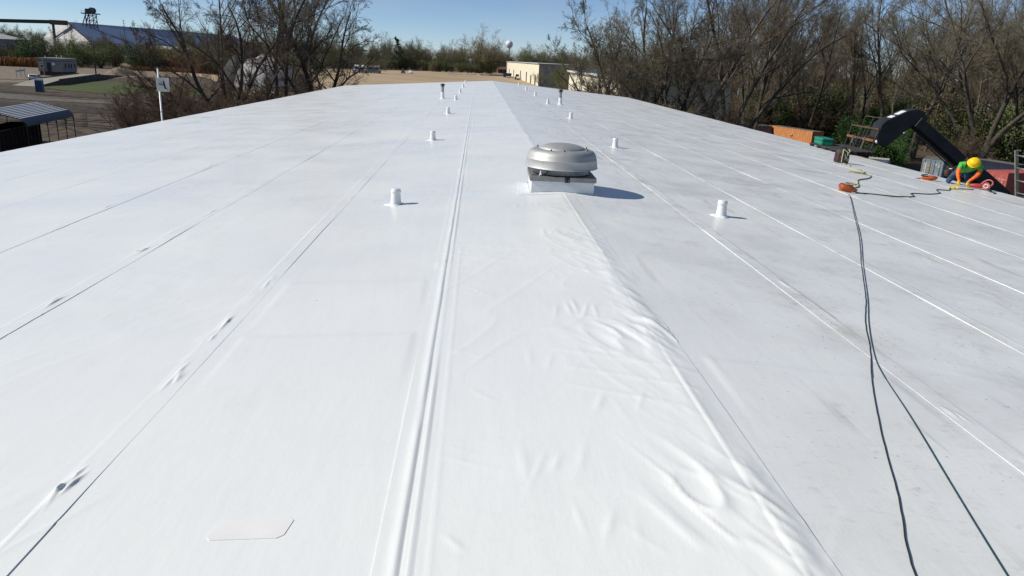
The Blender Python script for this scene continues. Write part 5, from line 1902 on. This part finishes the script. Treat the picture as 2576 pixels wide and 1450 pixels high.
def tubes(pts, rad, sides):
    N, S, _ = pts.shape
    t = np.zeros_like(pts)
    t[:, 1:-1] = pts[:, 2:] - pts[:, :-2]
    t[:, 0] = pts[:, 1] - pts[:, 0]
    t[:, -1] = pts[:, -1] - pts[:, -2]
    t = nrm(t)
    ref = np.where(np.abs(t[:, :1, 2:3]) > 0.8, np.array([1.0, 0, 0]), np.array([0, 0, 1.0]))
    ref = np.broadcast_to(ref, t.shape)
    u = nrm(np.cross(t, ref))
    w = np.cross(t, u)
    a = np.arange(sides) * 2 * np.pi / sides
    ring = pts[:, :, None] + rad[:, :, None, None] * (np.cos(a)[None, None, :, None] * u[:, :, None] + np.sin(a)[None, None, :, None] * w[:, :, None])
    V = ring.reshape(-1, 3)
    n, s, k = np.meshgrid(np.arange(N), np.arange(S - 1), np.arange(sides), indexing='ij')
    b = (n * S + s) * sides
    k2 = (k + 1) % sides
    F = np.stack([b + k, b + k2, b + sides + k2, b + sides + k], -1).reshape(-1, 4)
    return V, F


def children(rg, pts, rad, L, n, t0, t1, ang, angj, lf, lj, rf, rmin, tip=True, taper=0.6):
    N, S, _ = pts.shape
    T = t0 + (t1 - t0) * (np.arange(n)[None] + rg.random((N, n))) / n
    if tip:
        T[:, -1] = 1.0
    f = T * (S - 1)
    i = np.minimum(f.astype(int), S - 2)
    fr = (f - i)[..., None]
    idx = np.arange(N)[:, None]
    P = pts[idx, i] * (1 - fr) + pts[idx, i + 1] * fr
    d = nrm(pts[idx, i + 1] - pts[idx, i])
    r = rad[idx, i] * (1 - fr[..., 0]) + rad[idx, i + 1] * fr[..., 0]
    A = np.radians(ang + rg.normal(0, angj, (N, n)))
    if tip:
        A[:, -1] *= 0.3
    ax = nrm(np.cross(d, rg.normal(0, 1, (N, n, 3))))
    D = nrm(d * np.cos(A)[..., None] + ax * np.sin(A)[..., None])
    LL = L[:, None] * lf * (1 - taper * T) * (1 + rg.normal(0, lj, (N, n)))
    LL = np.clip(LL, 0.15, None)
    RR = np.clip(r * rf, rmin, None)
    return P.reshape(-1, 3), D.reshape(-1, 3), LL.ravel(), RR.ravel()


def build_tree(name, seed, stems, levels, split, trunk_mat, crown_mat, leaf=None, rmin=0.012):
    """stems: (base, direction, length, radius); levels: branching orders; orders below `split` make the trunk part"""
    rg = np.random.default_rng(seed)
    P = np.array([s[0] for s in stems], float)
    D = nrm(np.array([s[1] for s in stems], float))
    L = np.array([s[2] for s in stems], float)
    R0 = np.array([s[3] for s in stems], float)
    TV, TF, CV, CF = [], [], [], []
    pts, rad = grow(rg, P, D, L, R0, R0 * 0.25, 9, 0.10, 0.02)
    rad[:, 0] *= 1.35
    V, F = tubes(pts, rad, 7)
    TV.append(V); TF.append(F)
    for li, lv in enumerate(levels):
        P, D, L, R0 = children(rg, pts, rad, L, lv['n'], lv.get('t0', .2), lv.get('t1', 1), lv['ang'], lv.get('aj', 12), lv['lf'], .22, lv.get('rf', .5), rmin, taper=lv.get('taper', .6))
        D = nrm(D + np.array([0, 0, lv.get('up', 0.0)]))
        pts, rad = grow(rg, P, D, L, R0, np.clip(R0 * 0.35, rmin * .7, None), lv['seg'], lv.get('wob', .13), lv.get('lift', .03))
        V, F = tubes(pts, rad, lv['s'])
        if li < split:
            TV.append(V); TF.append(F)
        else:
            CV.append(V); CF.append(F)

    def cat(VS, FS):
        off = 0
        out = []
        for V, F in zip(VS, FS):
            out.append(F + off)
            off += len(V)
        return np.concatenate(VS), np.concatenate(out)

    tv, tf = cat(TV, TF)
    cv, cf = cat(CV, CF)
    nb = len(cf)
    if leaf:
        tips = pts[:, -1]
        k = rg.random(len(tips)) < leaf['p']
        tips = np.repeat(tips[k], leaf['k'], axis=0)
        tips = tips + rg.normal(0, leaf['spread'], tips.shape)
        a = nrm(rg.normal(0, 1, tips.shape)) * leaf['size'] * (0.6 + 0.8 * rg.random((len(tips), 1)))
        b = nrm(np.cross(a, rg.normal(0, 1, tips.shape))) * leaf['size'] * 0.6
        LV = np.stack([tips - a, tips + b * .8, tips + a, tips - b * .8], 1).reshape(-1, 3)
        LF = np.arange(len(LV)).reshape(-1, 4) + len(cv)
        cv = np.concatenate([cv, LV])
        cf = np.concatenate([cf, LF])
    tme = np_mesh(name + '_trunk', tv, tf, True)
    tme.materials.append(trunk_mat)
    cme = np_mesh(name + '_crown', cv, cf, False)
    cme.materials.append(crown_mat)
    if leaf:
        cme.materials.append(leaf['mat'])
        mi = np.zeros(len(cf), dtype=np.int32)
        mi[nb:] = 1
        cme.polygons.foreach_set('material_index', mi)
    return tme, cme


M_bark = pmat('grey brown bark', (0.10, 0.083, 0.065), 0.9, 0, 0, 2.5, 0.5, 12, col2=(0.05, 0.042, 0.034), rand=.15)
M_bark2 = pmat('pale bark', (0.19, 0.155, 0.115), 0.9, 0, 0, 2.5, 0.5, 12, col2=(0.075, 0.06, 0.045), rand=.2)  # paler bark colour for the upright and slender trees
M_twig = pmat('grey twigs', (0.195, 0.165, 0.12), 0.9, rand=.2, spec=.15)
M_twigr = pmat('reddish brown twigs', (0.145, 0.098, 0.068), 0.9, rand=.2, spec=.15)
M_twigt = pmat('tan twigs', (0.21, 0.15, 0.105), 0.9, rand=.15, spec=.15)
M_bud = pmat('olive bud leaves', (0.20, 0.20, 0.075), 0.8, rand=.25, spec=.12)
M_leafg = pmat('green shrub leaves', (0.055, 0.105, 0.022), 0.6, rand=.2, spec=.25)
M_leafy = pmat('yellow green young leaves', (0.125, 0.15, 0.05), 0.7, rand=.25, spec=.12)
M_leafb = pmat('brown olive leaves', (0.16, 0.13, 0.072), 0.8, rand=.25, spec=.12)
M_ever = pmat('dark evergreen needles', (0.022, 0.05, 0.022), 0.7, rand=.2, spec=.15)

LV_full = lambda n1, a1: [dict(n=n1, t0=.28, ang=a1, lf=.58, seg=7, s=5, rf=.5, up=.15, lift=.035, wob=.11),
                          dict(n=8, t0=.2, ang=42, lf=.52, seg=5, s=4, rf=.52, up=.08, lift=.03),
                          dict(n=8, t0=.15, ang=40, lf=.52, seg=4, s=3, rf=.55, lift=.03),
                          dict(n=7, t0=.1, ang=40, lf=.62, seg=3, s=3, rf=.6, wob=.18)]
PROTO = {}


def proto(key, name, label, *a, **k):
    PROTO[key] = (name, build_tree(name, *a, **k))


bud = dict(p=.6, k=1, spread=.10, size=.042, mat=M_bud)
# big forking tree, four ascending stems
proto('fork', 'bare_tree', '', 1, [((0, 0, 0), (-.42, .05, 1), 19, .34), ((.15, .1, 0), (-.12, -.1, 1), 22, .36), ((.3, 0, 0), (.32, .12, 1), 21, .34), ((.2, -.2, 0), (.75, -.05, 1), 20, .30)],
      LV_full(9, 38), 2, M_bark, M_twig, bud, rmin=.011)
proto('fork2', 'bare_tree', '', 2, [((0, 0, 0), (-.7, .1, 1), 15, .30), ((.15, .1, 0), (.05, -.2, 1), 20, .36), ((.1, 0, 0), (.45, .2, 1), 18, .28)],
      LV_full(10, 48), 2, M_bark, M_twig, bud, rmin=.011)
# upright woodland tree
proto('tall', 'bare_tree', '', 3, [((0, 0, 0), (.03, .02, 1), 24, .34)], LV_full(17, 42), 2, M_bark2, M_twig, bud, rmin=.011)
proto('tall2', 'bare_tree', '', 4, [((0, 0, 0), (.08, -.05, 1), 22, .28), ((.2, .1, 0), (-.2, .1, 1), 19, .2)], LV_full(11, 36), 2, M_bark, M_twigt, bud, rmin=.011)
proto('tall3', 'bare_tree', '', 14, [((0, 0, 0), (-.06, .04, 1), 23, .30), ((.15, .05, 0), (.12, -.05, 1), 21, .22)], LV_full(13, 30), 2, M_bark2, M_twig, dict(p=.7, k=2, spread=.16, size=.045, mat=M_leafy), rmin=.010)
# slender pole
proto('slim', 'slender_tree', '', 5, [((0, 0, 0), (.04, 0, 1), 21, .17)],
      [dict(n=14, t0=.3, ang=34, lf=.36, seg=5, s=4, rf=.45, up=.2), dict(n=8, t0=.15, ang=36, lf=.5, seg=4, s=3, rf=.5), dict(n=6, t0=.1, ang=36, lf=.55, seg=3, s=3, rf=.6)], 1, M_bark2, M_twig, None, rmin=.010)
# sprawling, low, many-stemmed
proto('sprawl', 'sprawling_tree', '', 6, [((0, 0, 0), (-1.3, -.2, .75), 12, .26), ((.2, 0, 0), (-.55, .1, 1), 15, .30), ((.4, .2, 0), (.25, -.1, 1), 14, .26), ((.3, -.2, 0), (1.1, .1, .9), 11, .22), ((0, .1, 0), (-1.0, .5, .45), 11, .2)],
      LV_full(10, 46), 2, M_bark, M_twigr, None, rmin=.010)
proto('sprawlg', 'sprawling_tree', '', 9, [((0, 0, 0), (-.95, -.2, .9), 12, .22), ((.2, 0, 0), (-.5, .1, 1), 14, .24), ((.4, .2, 0), (.25, -.1, 1), 15, .24), ((.3, -.2, 0), (.7, .1, .9), 12, .2), ((0, .1, 0), (-1.1, .3, .45), 9, .15)],
      LV_full(10, 46), 2, M_bark, M_twig, bud, rmin=.011)
# round open crown (the big left tree)
proto('round', 'bare_tree', '', 7, [((0, 0, 0), (.05, 0, 1), 15, .36), ((.1, .1, 0), (.5, .1, 1), 14, .26), ((-.1, 0, 0), (-.4, -.1, 1), 13.5, .24)],
      [dict(n=13, t0=.18, ang=55, lf=.66, seg=7, s=5, rf=.48, up=.05, lift=.015, wob=.13), dict(n=8, t0=.2, ang=44, lf=.52, seg=5, s=4, rf=.52, lift=.02), dict(n=7, t0=.15, ang=42, lf=.52, seg=4, s=3, rf=.55), dict(n=9, t0=.1, ang=42, lf=.62, seg=3, s=3, rf=.6, wob=.2)],
      2, M_bark, M_twig, None, rmin=.010)
proto('vase', 'bare_tree', '', 8, [((0, 0, 0), (-.18, 0, 1), 19, .26), ((.1, 0, 0), (.10, .1, 1), 20, .26)],
      [dict(n=12, t0=.25, ang=34, lf=.52, seg=7, s=5, rf=.48, up=.2, lift=.02, wob=.10), dict(n=7, t0=.2, ang=38, lf=.5, seg=5, s=4, rf=.52, lift=.0), dict(n=7, t0=.15, ang=38, lf=.52, seg=4, s=3, rf=.55, lift=-.03), dict(n=9, t0=.1, ang=38, lf=.65, seg=3, s=3, rf=.6, wob=.18, lift=-.05)],
      2, M_bark, M_twig, None, rmin=.009)


def bush_stems(seed, n, h, spread, r):
    q = np.random.default_rng(seed)
    out = []
    for k in range(n):
        a = q.random() * 6.28
        s = spread * (0.3 + 0.9 * q.random())
        out.append(((.5 * math.cos(a) * q.random(), .5 * math.sin(a) * q.random(), 0), (s * math.cos(a), s * math.sin(a), 1), h * (0.6 + .5 * q.random()), r))
    return out


BL_ = [dict(n=8, t0=.15, ang=38, lf=.55, seg=4, s=4, rf=.55, wob=.18), dict(n=7, t0=.1, ang=42, lf=.55, seg=4, s=3, rf=.6, wob=.2), dict(n=6, t0=.1, ang=42, lf=.55, seg=3, s=3, rf=.65, wob=.22)]
proto('brush', 'brush_shrub', '', 11, bush_stems(1, 13, 4.6, .75, .05), BL_, 1, M_bark, M_twigr, None, rmin=.009)
proto('brush2', 'brush_shrub', '', 12, bush_stems(2, 11, 5.2, .55, .05), BL_, 1, M_bark, M_twigt, dict(p=.3, k=2, spread=.12, size=.06, mat=M_leafb), rmin=.009)
proto('green', 'leafy_shrub', '', 13, bush_stems(3, 12, 4.2, .6, .05), BL_[:2] + [dict(n=4, t0=.1, ang=42, lf=.5, seg=3, s=3, rf=.65, wob=.22)], 1, M_bark, M_twig, dict(p=.95, k=9, spread=.24, size=.10, mat=M_leafg), rmin=.009)
# far trees: fewer, thicker twigs and small leaf tufts
FL = [dict(n=8, t0=.3, ang=48, lf=.62, seg=5, s=4, rf=.5, up=.1, taper=.3), dict(n=7, t0=.2, ang=46, lf=.58, seg=4, s=3, rf=.55, taper=.4), dict(n=7, t0=.1, ang=44, lf=.6, seg=3, s=3, rf=.6, wob=.2, taper=.4)]
for k, (mt, lf, p, kk) in enumerate(((M_twig, M_leafb, .8, 2), (M_twig, M_leafy, .95, 4), (M_twigt, M_bud, .6, 2), (M_twig, M_leafy, .6, 2), (M_twigr, M_leafb, .5, 1))):
    proto('far%d' % k, 'far_tree', '', 30 + k, [((0, 0, 0), (.05 * k - .1, 0, 1), 11.5 + .7 * k, .34), ((.3, .2, 0), (.5, .1, 1), 11, .26), ((-.2, .2, 0), (-.5, .1, 1), 11, .26), ((0, -.2, 0), (0.1, -.45, 1), 10, .24)], FL, 1, M_bark, mt,
          dict(p=p, k=kk, spread=.45, size=.19, mat=lf), rmin=.03)
for k, (mt, lf) in enumerate(((M_twig, M_leafg), (M_twig, M_leafy), (M_twigr, M_leafb))):
    proto('fshrub%d' % k, 'far_shrub', '', 40 + k, bush_stems(20 + k, 9, 5.2, .6, .09), [dict(n=7, t0=.1, ang=42, lf=.6, seg=4, s=3, rf=.6), dict(n=6, t0=.1, ang=44, lf=.6, seg=3, s=3, rf=.65, wob=.2)], 1, M_bark, mt,
          dict(p=.95, k=11, spread=.38, size=.13, mat=lf), rmin=.03)
proto('conifer', 'evergreen_tree', '', 50, [((0, 0, 0), (0, 0, 1), 17, .3)], [dict(n=60, t0=.12, ang=88, lf=.26, seg=4, s=3, rf=.25, taper=.92, lift=.04), dict(n=7, t0=.1, ang=45, lf=.4, seg=3, s=3, rf=.5)], 1, M_bark, M_bark,
      dict(p=1, k=7, spread=.25, size=.24, mat=M_ever), rmin=.03)
_first = {}


def plant(key, x, y, rz, sc, label, cat, group, z=None, tilt=(0, 0)):
    name, (tm, cm) = PROTO[key]
    r = empty(name, (x, y, gz(x, y) - 0.05 if z is None else z), 0, label, cat, group)
    r.rotation_euler = (tilt[0], tilt[1], rz)
    r.scale = (sc, sc, sc * 1.0)
    for nm, me in (('trunk', tm), ('crown', cm)):
        if cat == 'shrub':
            nm = {'trunk': 'stem', 'crown': 'foliage'}[nm]
        o = bpy.data.objects.new(nm, me)
        COL.objects.link(o)
        o.parent = r
    return r


# --- left group, beyond the far left corner of the roof
GL = 'bare trees beyond the left eave'
plant('vase', -29.6, 88, 2.9, .86, 'bare tree with narrow twiggy crown, leftmost of the left group', 'tree', GL, tilt=(0, -.10))
plant('sprawl', -28.5, 84, .2, 1.05, 'sprawling bare tree with low reddish limbs reaching left', 'tree', GL)
plant('vase', -25.0, 92, 2.2, 1.15, 'bare tree with two tall slim leaders in the middle of the left group', 'tree', GL)
plant('round', -21.0, 94, .5, 1.12, 'broad round crowned bare tree at the right of the left group', 'tree', GL)
plant('tall2', -23.5, 101, 1.2, .85, 'bare tree standing behind the broad round crowned one', 'tree', GL)
gl = random.Random(21)
for i, (x, y, k, s) in enumerate(((-36, 80, 'brush', 1.0), (-33, 82, 'brush', 1.15), (-30, 79, 'brush', 1.1), (-27, 82, 'brush', 1.2), (-24.5, 80, 'brush2', 1.1), (-22.5, 83, 'brush', 1.15), (-20, 82, 'brush', 1.1), (-18, 84, 'brush2', 1.0),
                                  (-39, 84, 'brush', .9), (-35, 90, 'brush', 1.25), (-29.5, 90, 'brush', 1.35), (-25.5, 88, 'brush2', 1.3), (-20.5, 90, 'brush', 1.25), (-17, 92, 'brush', 1.0), (-41.5, 92, 'brush', .9), (-31.5, 96, 'brush', 1.3), (-27, 97, 'brush', 1.4), (-22, 99, 'brush2', 1.4), (-38, 97, 'brush', 1.1))):
    plant(k, x, y, gl.uniform(0, 6.28), s, 'reddish brown leafless shrub in the thicket under the left trees', 'shrub', 'leafless shrubs in the left thicket')

# --- wood on the right
GR = 'bare woodland trees on the right'
R_main = [('sprawlg', 19.8, 100, 0.2, 1.25, 'bare tree with limbs drooping left over the cream shed, first of the right wood'),
          ('round', 16.6, 108, 2.0, .95, 'small round crowned bare tree at the left edge of the right wood'),
          ('fork2', 23.5, 112, .9, 1.0, 'bare tree with a left leaning stem in front of the cream shed'),
          ('round', 25.5, 99, 4.0, 1.15, 'dense round bare tree between the cream shed and the big forking tree'),
          ('tall', 29.5, 106, .4, 1.1, 'tall bare tree just right of the drooping one'),
          ('fork', 36.5, 112, .1, 1.25, 'big bare tree forking low into four spreading stems'),
          ('tall2', 42.5, 118, 2.0, 1.2, 'bare tree with twin leaning stems right of the big forking one'),
          ('fork', 76.0, 112, 2.2, 1.3, 'thick forking bare tree near the right frame edge'),
          ('tall', 70.0, 120, 1.5, 1.25, 'tall bare tree behind the pale blue container'),
          ('fork2', 86.0, 116, .6, 1.3, 'broad bare tree at the right frame edge')]
for (k, x, y, rz, s, lb) in R_main:
    plant(k, x, y, rz, s, lb, 'tree', GR)
q = random.Random(5)
cells = []
for i in range(13):
    for j in range(6):
        if q.random() < .08: continue
        y = 108 + j * 20 + q.uniform(-6, 6)
        t = .19 + i * .052 + q.uniform(-.018, .018)
        x = t * y - 1.15
        if 20 < x < 42 and 112 < y < 196: continue
        if 32 < x < 72 and y < 152: continue
        if x < 24 and y > 100: continue
        if y < 125 and x > 66 and abs(x - 76) < 6: continue
        cells.append((x, y))
q.shuffle(cells)
for n_, (x, y) in enumerate(cells):
    k = q.choice(['tall', 'tall', 'tall2', 'tall2', 'slim', 'slim', 'fork', 'vase', 'tall3'])
    plant(k, x, y, q.uniform(0, 6.28), q.uniform(.95, 1.3), 'leafless woodland tree among many in the right hand wood', 'tree', 'woodland trees standing together on the right')
# slender poles along the front of the wood
for n_ in range(26):
    y = q.uniform(100, 150)
    t = q.uniform(.26, .78)
    x = t * y - 1.15
    if 32 < x < 73 and y < 152: y = 153 + q.uniform(0, 10); x = t * y - 1.15
    if 19 < x < 42 and y > 112: x += 22
    plant('slim', x, y, q.uniform(0, 6.28), q.uniform(.7, 1.05), 'slender pale trunked sapling among many in the right hand wood', 'tree', 'slender saplings in the right hand wood')
# back rows of the wood, closing the view towards the lawn
for n_ in range(46):
    y = q.uniform(215, 285)
    x = (.17 + .70 * n_ / 45) * y + q.uniform(-3, 3)
    plant(q.choice(['far0', 'far2', 'far3', 'far4', 'far4']), x, y, q.uniform(0, 6.28), q.uniform(.75, 1.15), 'brownish tree in the back rows of the right hand wood', 'tree', 'back row trees of the right hand wood')
# evergreens deep in the wood
for (x, y, s, lb) in ((52, 196, 1.0, 'dark evergreen deep in the right wood, the left one'), (118, 205, 1.1, 'dark evergreen deep in the right wood, the right one')):
    plant('conifer', x, y, .4, s, lb, 'tree', 'evergreens in the right wood')
# undergrowth
for n_ in range(70):
    y = q.uniform(98, 215)
    t = q.uniform(.17, .80)
    x = t * y - 1.15
    if 19.5 < x < 41 and 116 < y < 194: continue
    if 34 < x < 72 and 80 < y < 151: y = 153 + q.uniform(0, 16); x = t * y - 1.15
    k = q.choice(['brush', 'brush2', 'brush2', 'fshrub2', 'fshrub1', 'green'])
    plant(k, x, y, q.uniform(0, 6.28), q.uniform(1.0, 1.9), 'scrubby shrub in the undergrowth of the right wood', 'shrub', 'undergrowth shrubs of the right wood')
for n_, (x, y, s) in enumerate(((51.5, 98.5, 1.0), (53.6, 97.5, .9), (55.2, 101.5, 1.1), (53, 104, 1.3), (57.2, 105.5, 1.2), (54.6, 108, 1.3), (58.6, 109, 1.2), (51.6, 103, 1.1))):
    plant('green', x, y, q.uniform(0, 6.28), s, 'fresh green leafy shrub under the telehandler boom', 'shrub', 'leafy shrubs under the telehandler boom')
for n_, (x, y, s) in enumerate(((16, 75, 1.0), (18, 80, 1.2), (17, 88, 1.2), (20, 92, 1.2), (21, 98, 1.3), (23, 88, 1.3), (26, 97, 1.3), (30, 99, 1.4), (28, 92, 1.2), (34, 102, 1.3), (15.5, 84, 1.0), (15, 100, 1.1), (18, 106, 1.2), (16.5, 115, 1.3), (19, 118, 1.3), (18, 128, 1.4))):
    plant(['brush', 'brush2'][n_ % 2], x, y, q.uniform(0, 6.28), s, 'leafless shrub along the right side beyond the roof end', 'shrub', 'leafless shrubs beyond the right eave')
# trees in front of the shaded warehouse wall
for n_, (x, y, s) in enumerate(((29, 262, .62), (33, 250, .6), (37, 240, .62), (41, 235, .65), (30, 285, .55), (27.5, 238, .5), (35, 268, .7), (45, 255, .75), (22.8, 300, .4), (31, 230, .55), (34.5, 222, .55), (38.5, 215, .6), (28.5, 222, .45), (26.5, 262, .5), (42.5, 220, .6))):
    plant('far%d' % (n_ % 3), x, y, q.uniform(0, 6.28), s, 'small hazy tree in front of the shaded warehouse wall', 'tree', 'small trees before the warehouse')

# --- far treeline across the field
f = random.Random(9)
for i in range(92):
    t = i / 91
    x = -190 + 300 * t + f.uniform(-4, 4)
    y = 505 + 170 * t + f.uniform(0, 45) + (40 if i % 3 else 0)
    if -8 < x < 64 and y < 640: y += 55
    k = f.choice(['far0', 'far1', 'far1', 'far2', 'far2', 'far3', 'far3'])
    plant(k, x, y, f.uniform(0, 6.28), f.uniform(.85, 1.35), 'spring tree in the long treeline across the field', 'tree', 'trees of the far treeline')
plant('far2', -1, 575, .3, 1.75, 'tall vase shaped bare tree standing above the far treeline', 'tree', 'trees of the far treeline')
plant('far2', 7, 585, 1.3, 1.6, 'tall dark tree beside the vase shaped one in the far treeline', 'tree', 'trees of the far treeline')
plant('conifer', -58, 566, .3, 1.35, 'dark pointed evergreen in the far treeline', 'tree', 'trees of the far treeline')
for i in range(44):
    x = -150 + 160 * i / 43 + f.uniform(-2, 2)
    y = 492 + 0.55 * (x + 150) + f.uniform(-4, 8)
    if x > -75 and x < -35: y += 22
    plant('fshrub%d' % f.choice([0, 1, 1, 2, 2]), x, y, f.uniform(0, 6.28), f.uniform(.9, 1.7), 'shrub along the foot of the far treeline', 'shrub', 'shrubs at the foot of the far treeline')
# --- left shrub belt behind the scale house
for i in range(86):
    x = -250 + 175 * (i / 85) + f.uniform(-4, 4)
    y = 300 + f.uniform(0, 70) - .10 * (x + 160)
    plant('fshrub%d' % f.choice([0, 1, 1, 2, 2]), x, y, f.uniform(0, 6.28), f.uniform(.6, 1.8), 'green and brown shrub in the belt behind the scale house', 'shrub', 'shrubs of the belt behind the scale house')
for i in range(46):
    x = -330 + 270 * (i / 45) + f.uniform(-5, 5)
    y = 405 + f.uniform(0, 60)
    plant('far%d' % f.choice([0, 1, 1, 3]), x, y, f.uniform(0, 6.28), f.uniform(.50, .72), 'low spring tree behind the left shrub belt', 'tree', 'low trees behind the left shrub belt')
for i in range(26):
    x = -520 + 190 * (i / 25) + f.uniform(-5, 5)
    plant('far%d' % f.choice([0, 1, 3]), x, 720 + f.uniform(0, 70), f.uniform(0, 6.28), f.uniform(.95, 1.15), 'tree of the hazy line under the conveyor at far left', 'tree', 'trees under the conveyor')
for (x, y, s, lb) in ((-205, 395, .8, 'bare leafless tree rising from the left shrub belt, the left one'), (-171, 392, .75, 'bare leafless tree rising from the left shrub belt, the right one')):
    plant('vase', x, y, 1.0, s, lb, 'tree', 'bare trees in the left shrub belt')
for (x, y, s, lb) in ((-236, 500, .85, 'bare tree standing before the pale barn gable, the left one'), (-226, 492, .75, 'bare tree standing before the pale barn gable, the right one')):
    plant('far2', x, y, x, s, lb, 'tree', 'bare trees in the left shrub belt')
plant('far2', -128, 470, .5, .95, 'rounded bare tree far behind the left group', 'tree', 'bare trees in the left shrub belt')

# --- reeds: dry orange stalks in dense stands
def reeds(name, poly_fn, n, h, col, seed, label):
    rg = np.random.default_rng(seed)
    P = poly_fn(rg, n)
    hh = h * (.7 + .5 * rg.random(n))
    a = rg.random(n) * 6.28
    w = .06
    lean = rg.normal(0, .25, (n, 2))
    b = np.c_[P, np.zeros(n)]
    dx = np.c_[np.cos(a) * w, np.sin(a) * w, np.zeros(n)]
    tp = b + np.c_[lean * hh[:, None] * .5, hh]
    V = np.stack([b - dx, b + dx, tp + dx * 1.6, tp - dx * 1.6], 1).reshape(-1, 3)
    o = link(name, np_mesh(name, V, np.arange(4 * n).reshape(-1, 4)), pmat(name + ' stalks', col, .8, 0, .35, .25))
    tag(o, label, 'reeds', kind='stuff')


reeds('reeds', lambda r, n: np.c_[-150 - 75 * r.random(n), 281 + 14 * r.random(n)], 11000, 2.7, (0.21, 0.10, 0.035), 1, 'dry orange reeds left of the scale house')
reeds('reeds', lambda r, n: np.c_[-138 + 52 * r.random(n), 312 + 10 * r.random(n)], 7000, 3.6, (0.18, 0.095, 0.045), 2, 'dry russet reeds behind the gravel mound')
reeds('reeds', lambda r, n: np.c_[-132 + 45 * r.random(n), 296 + 8 * r.random(n)], 3500, 1.5, (0.17, 0.12, 0.06), 3, 'low straw coloured weeds at the yard edge')
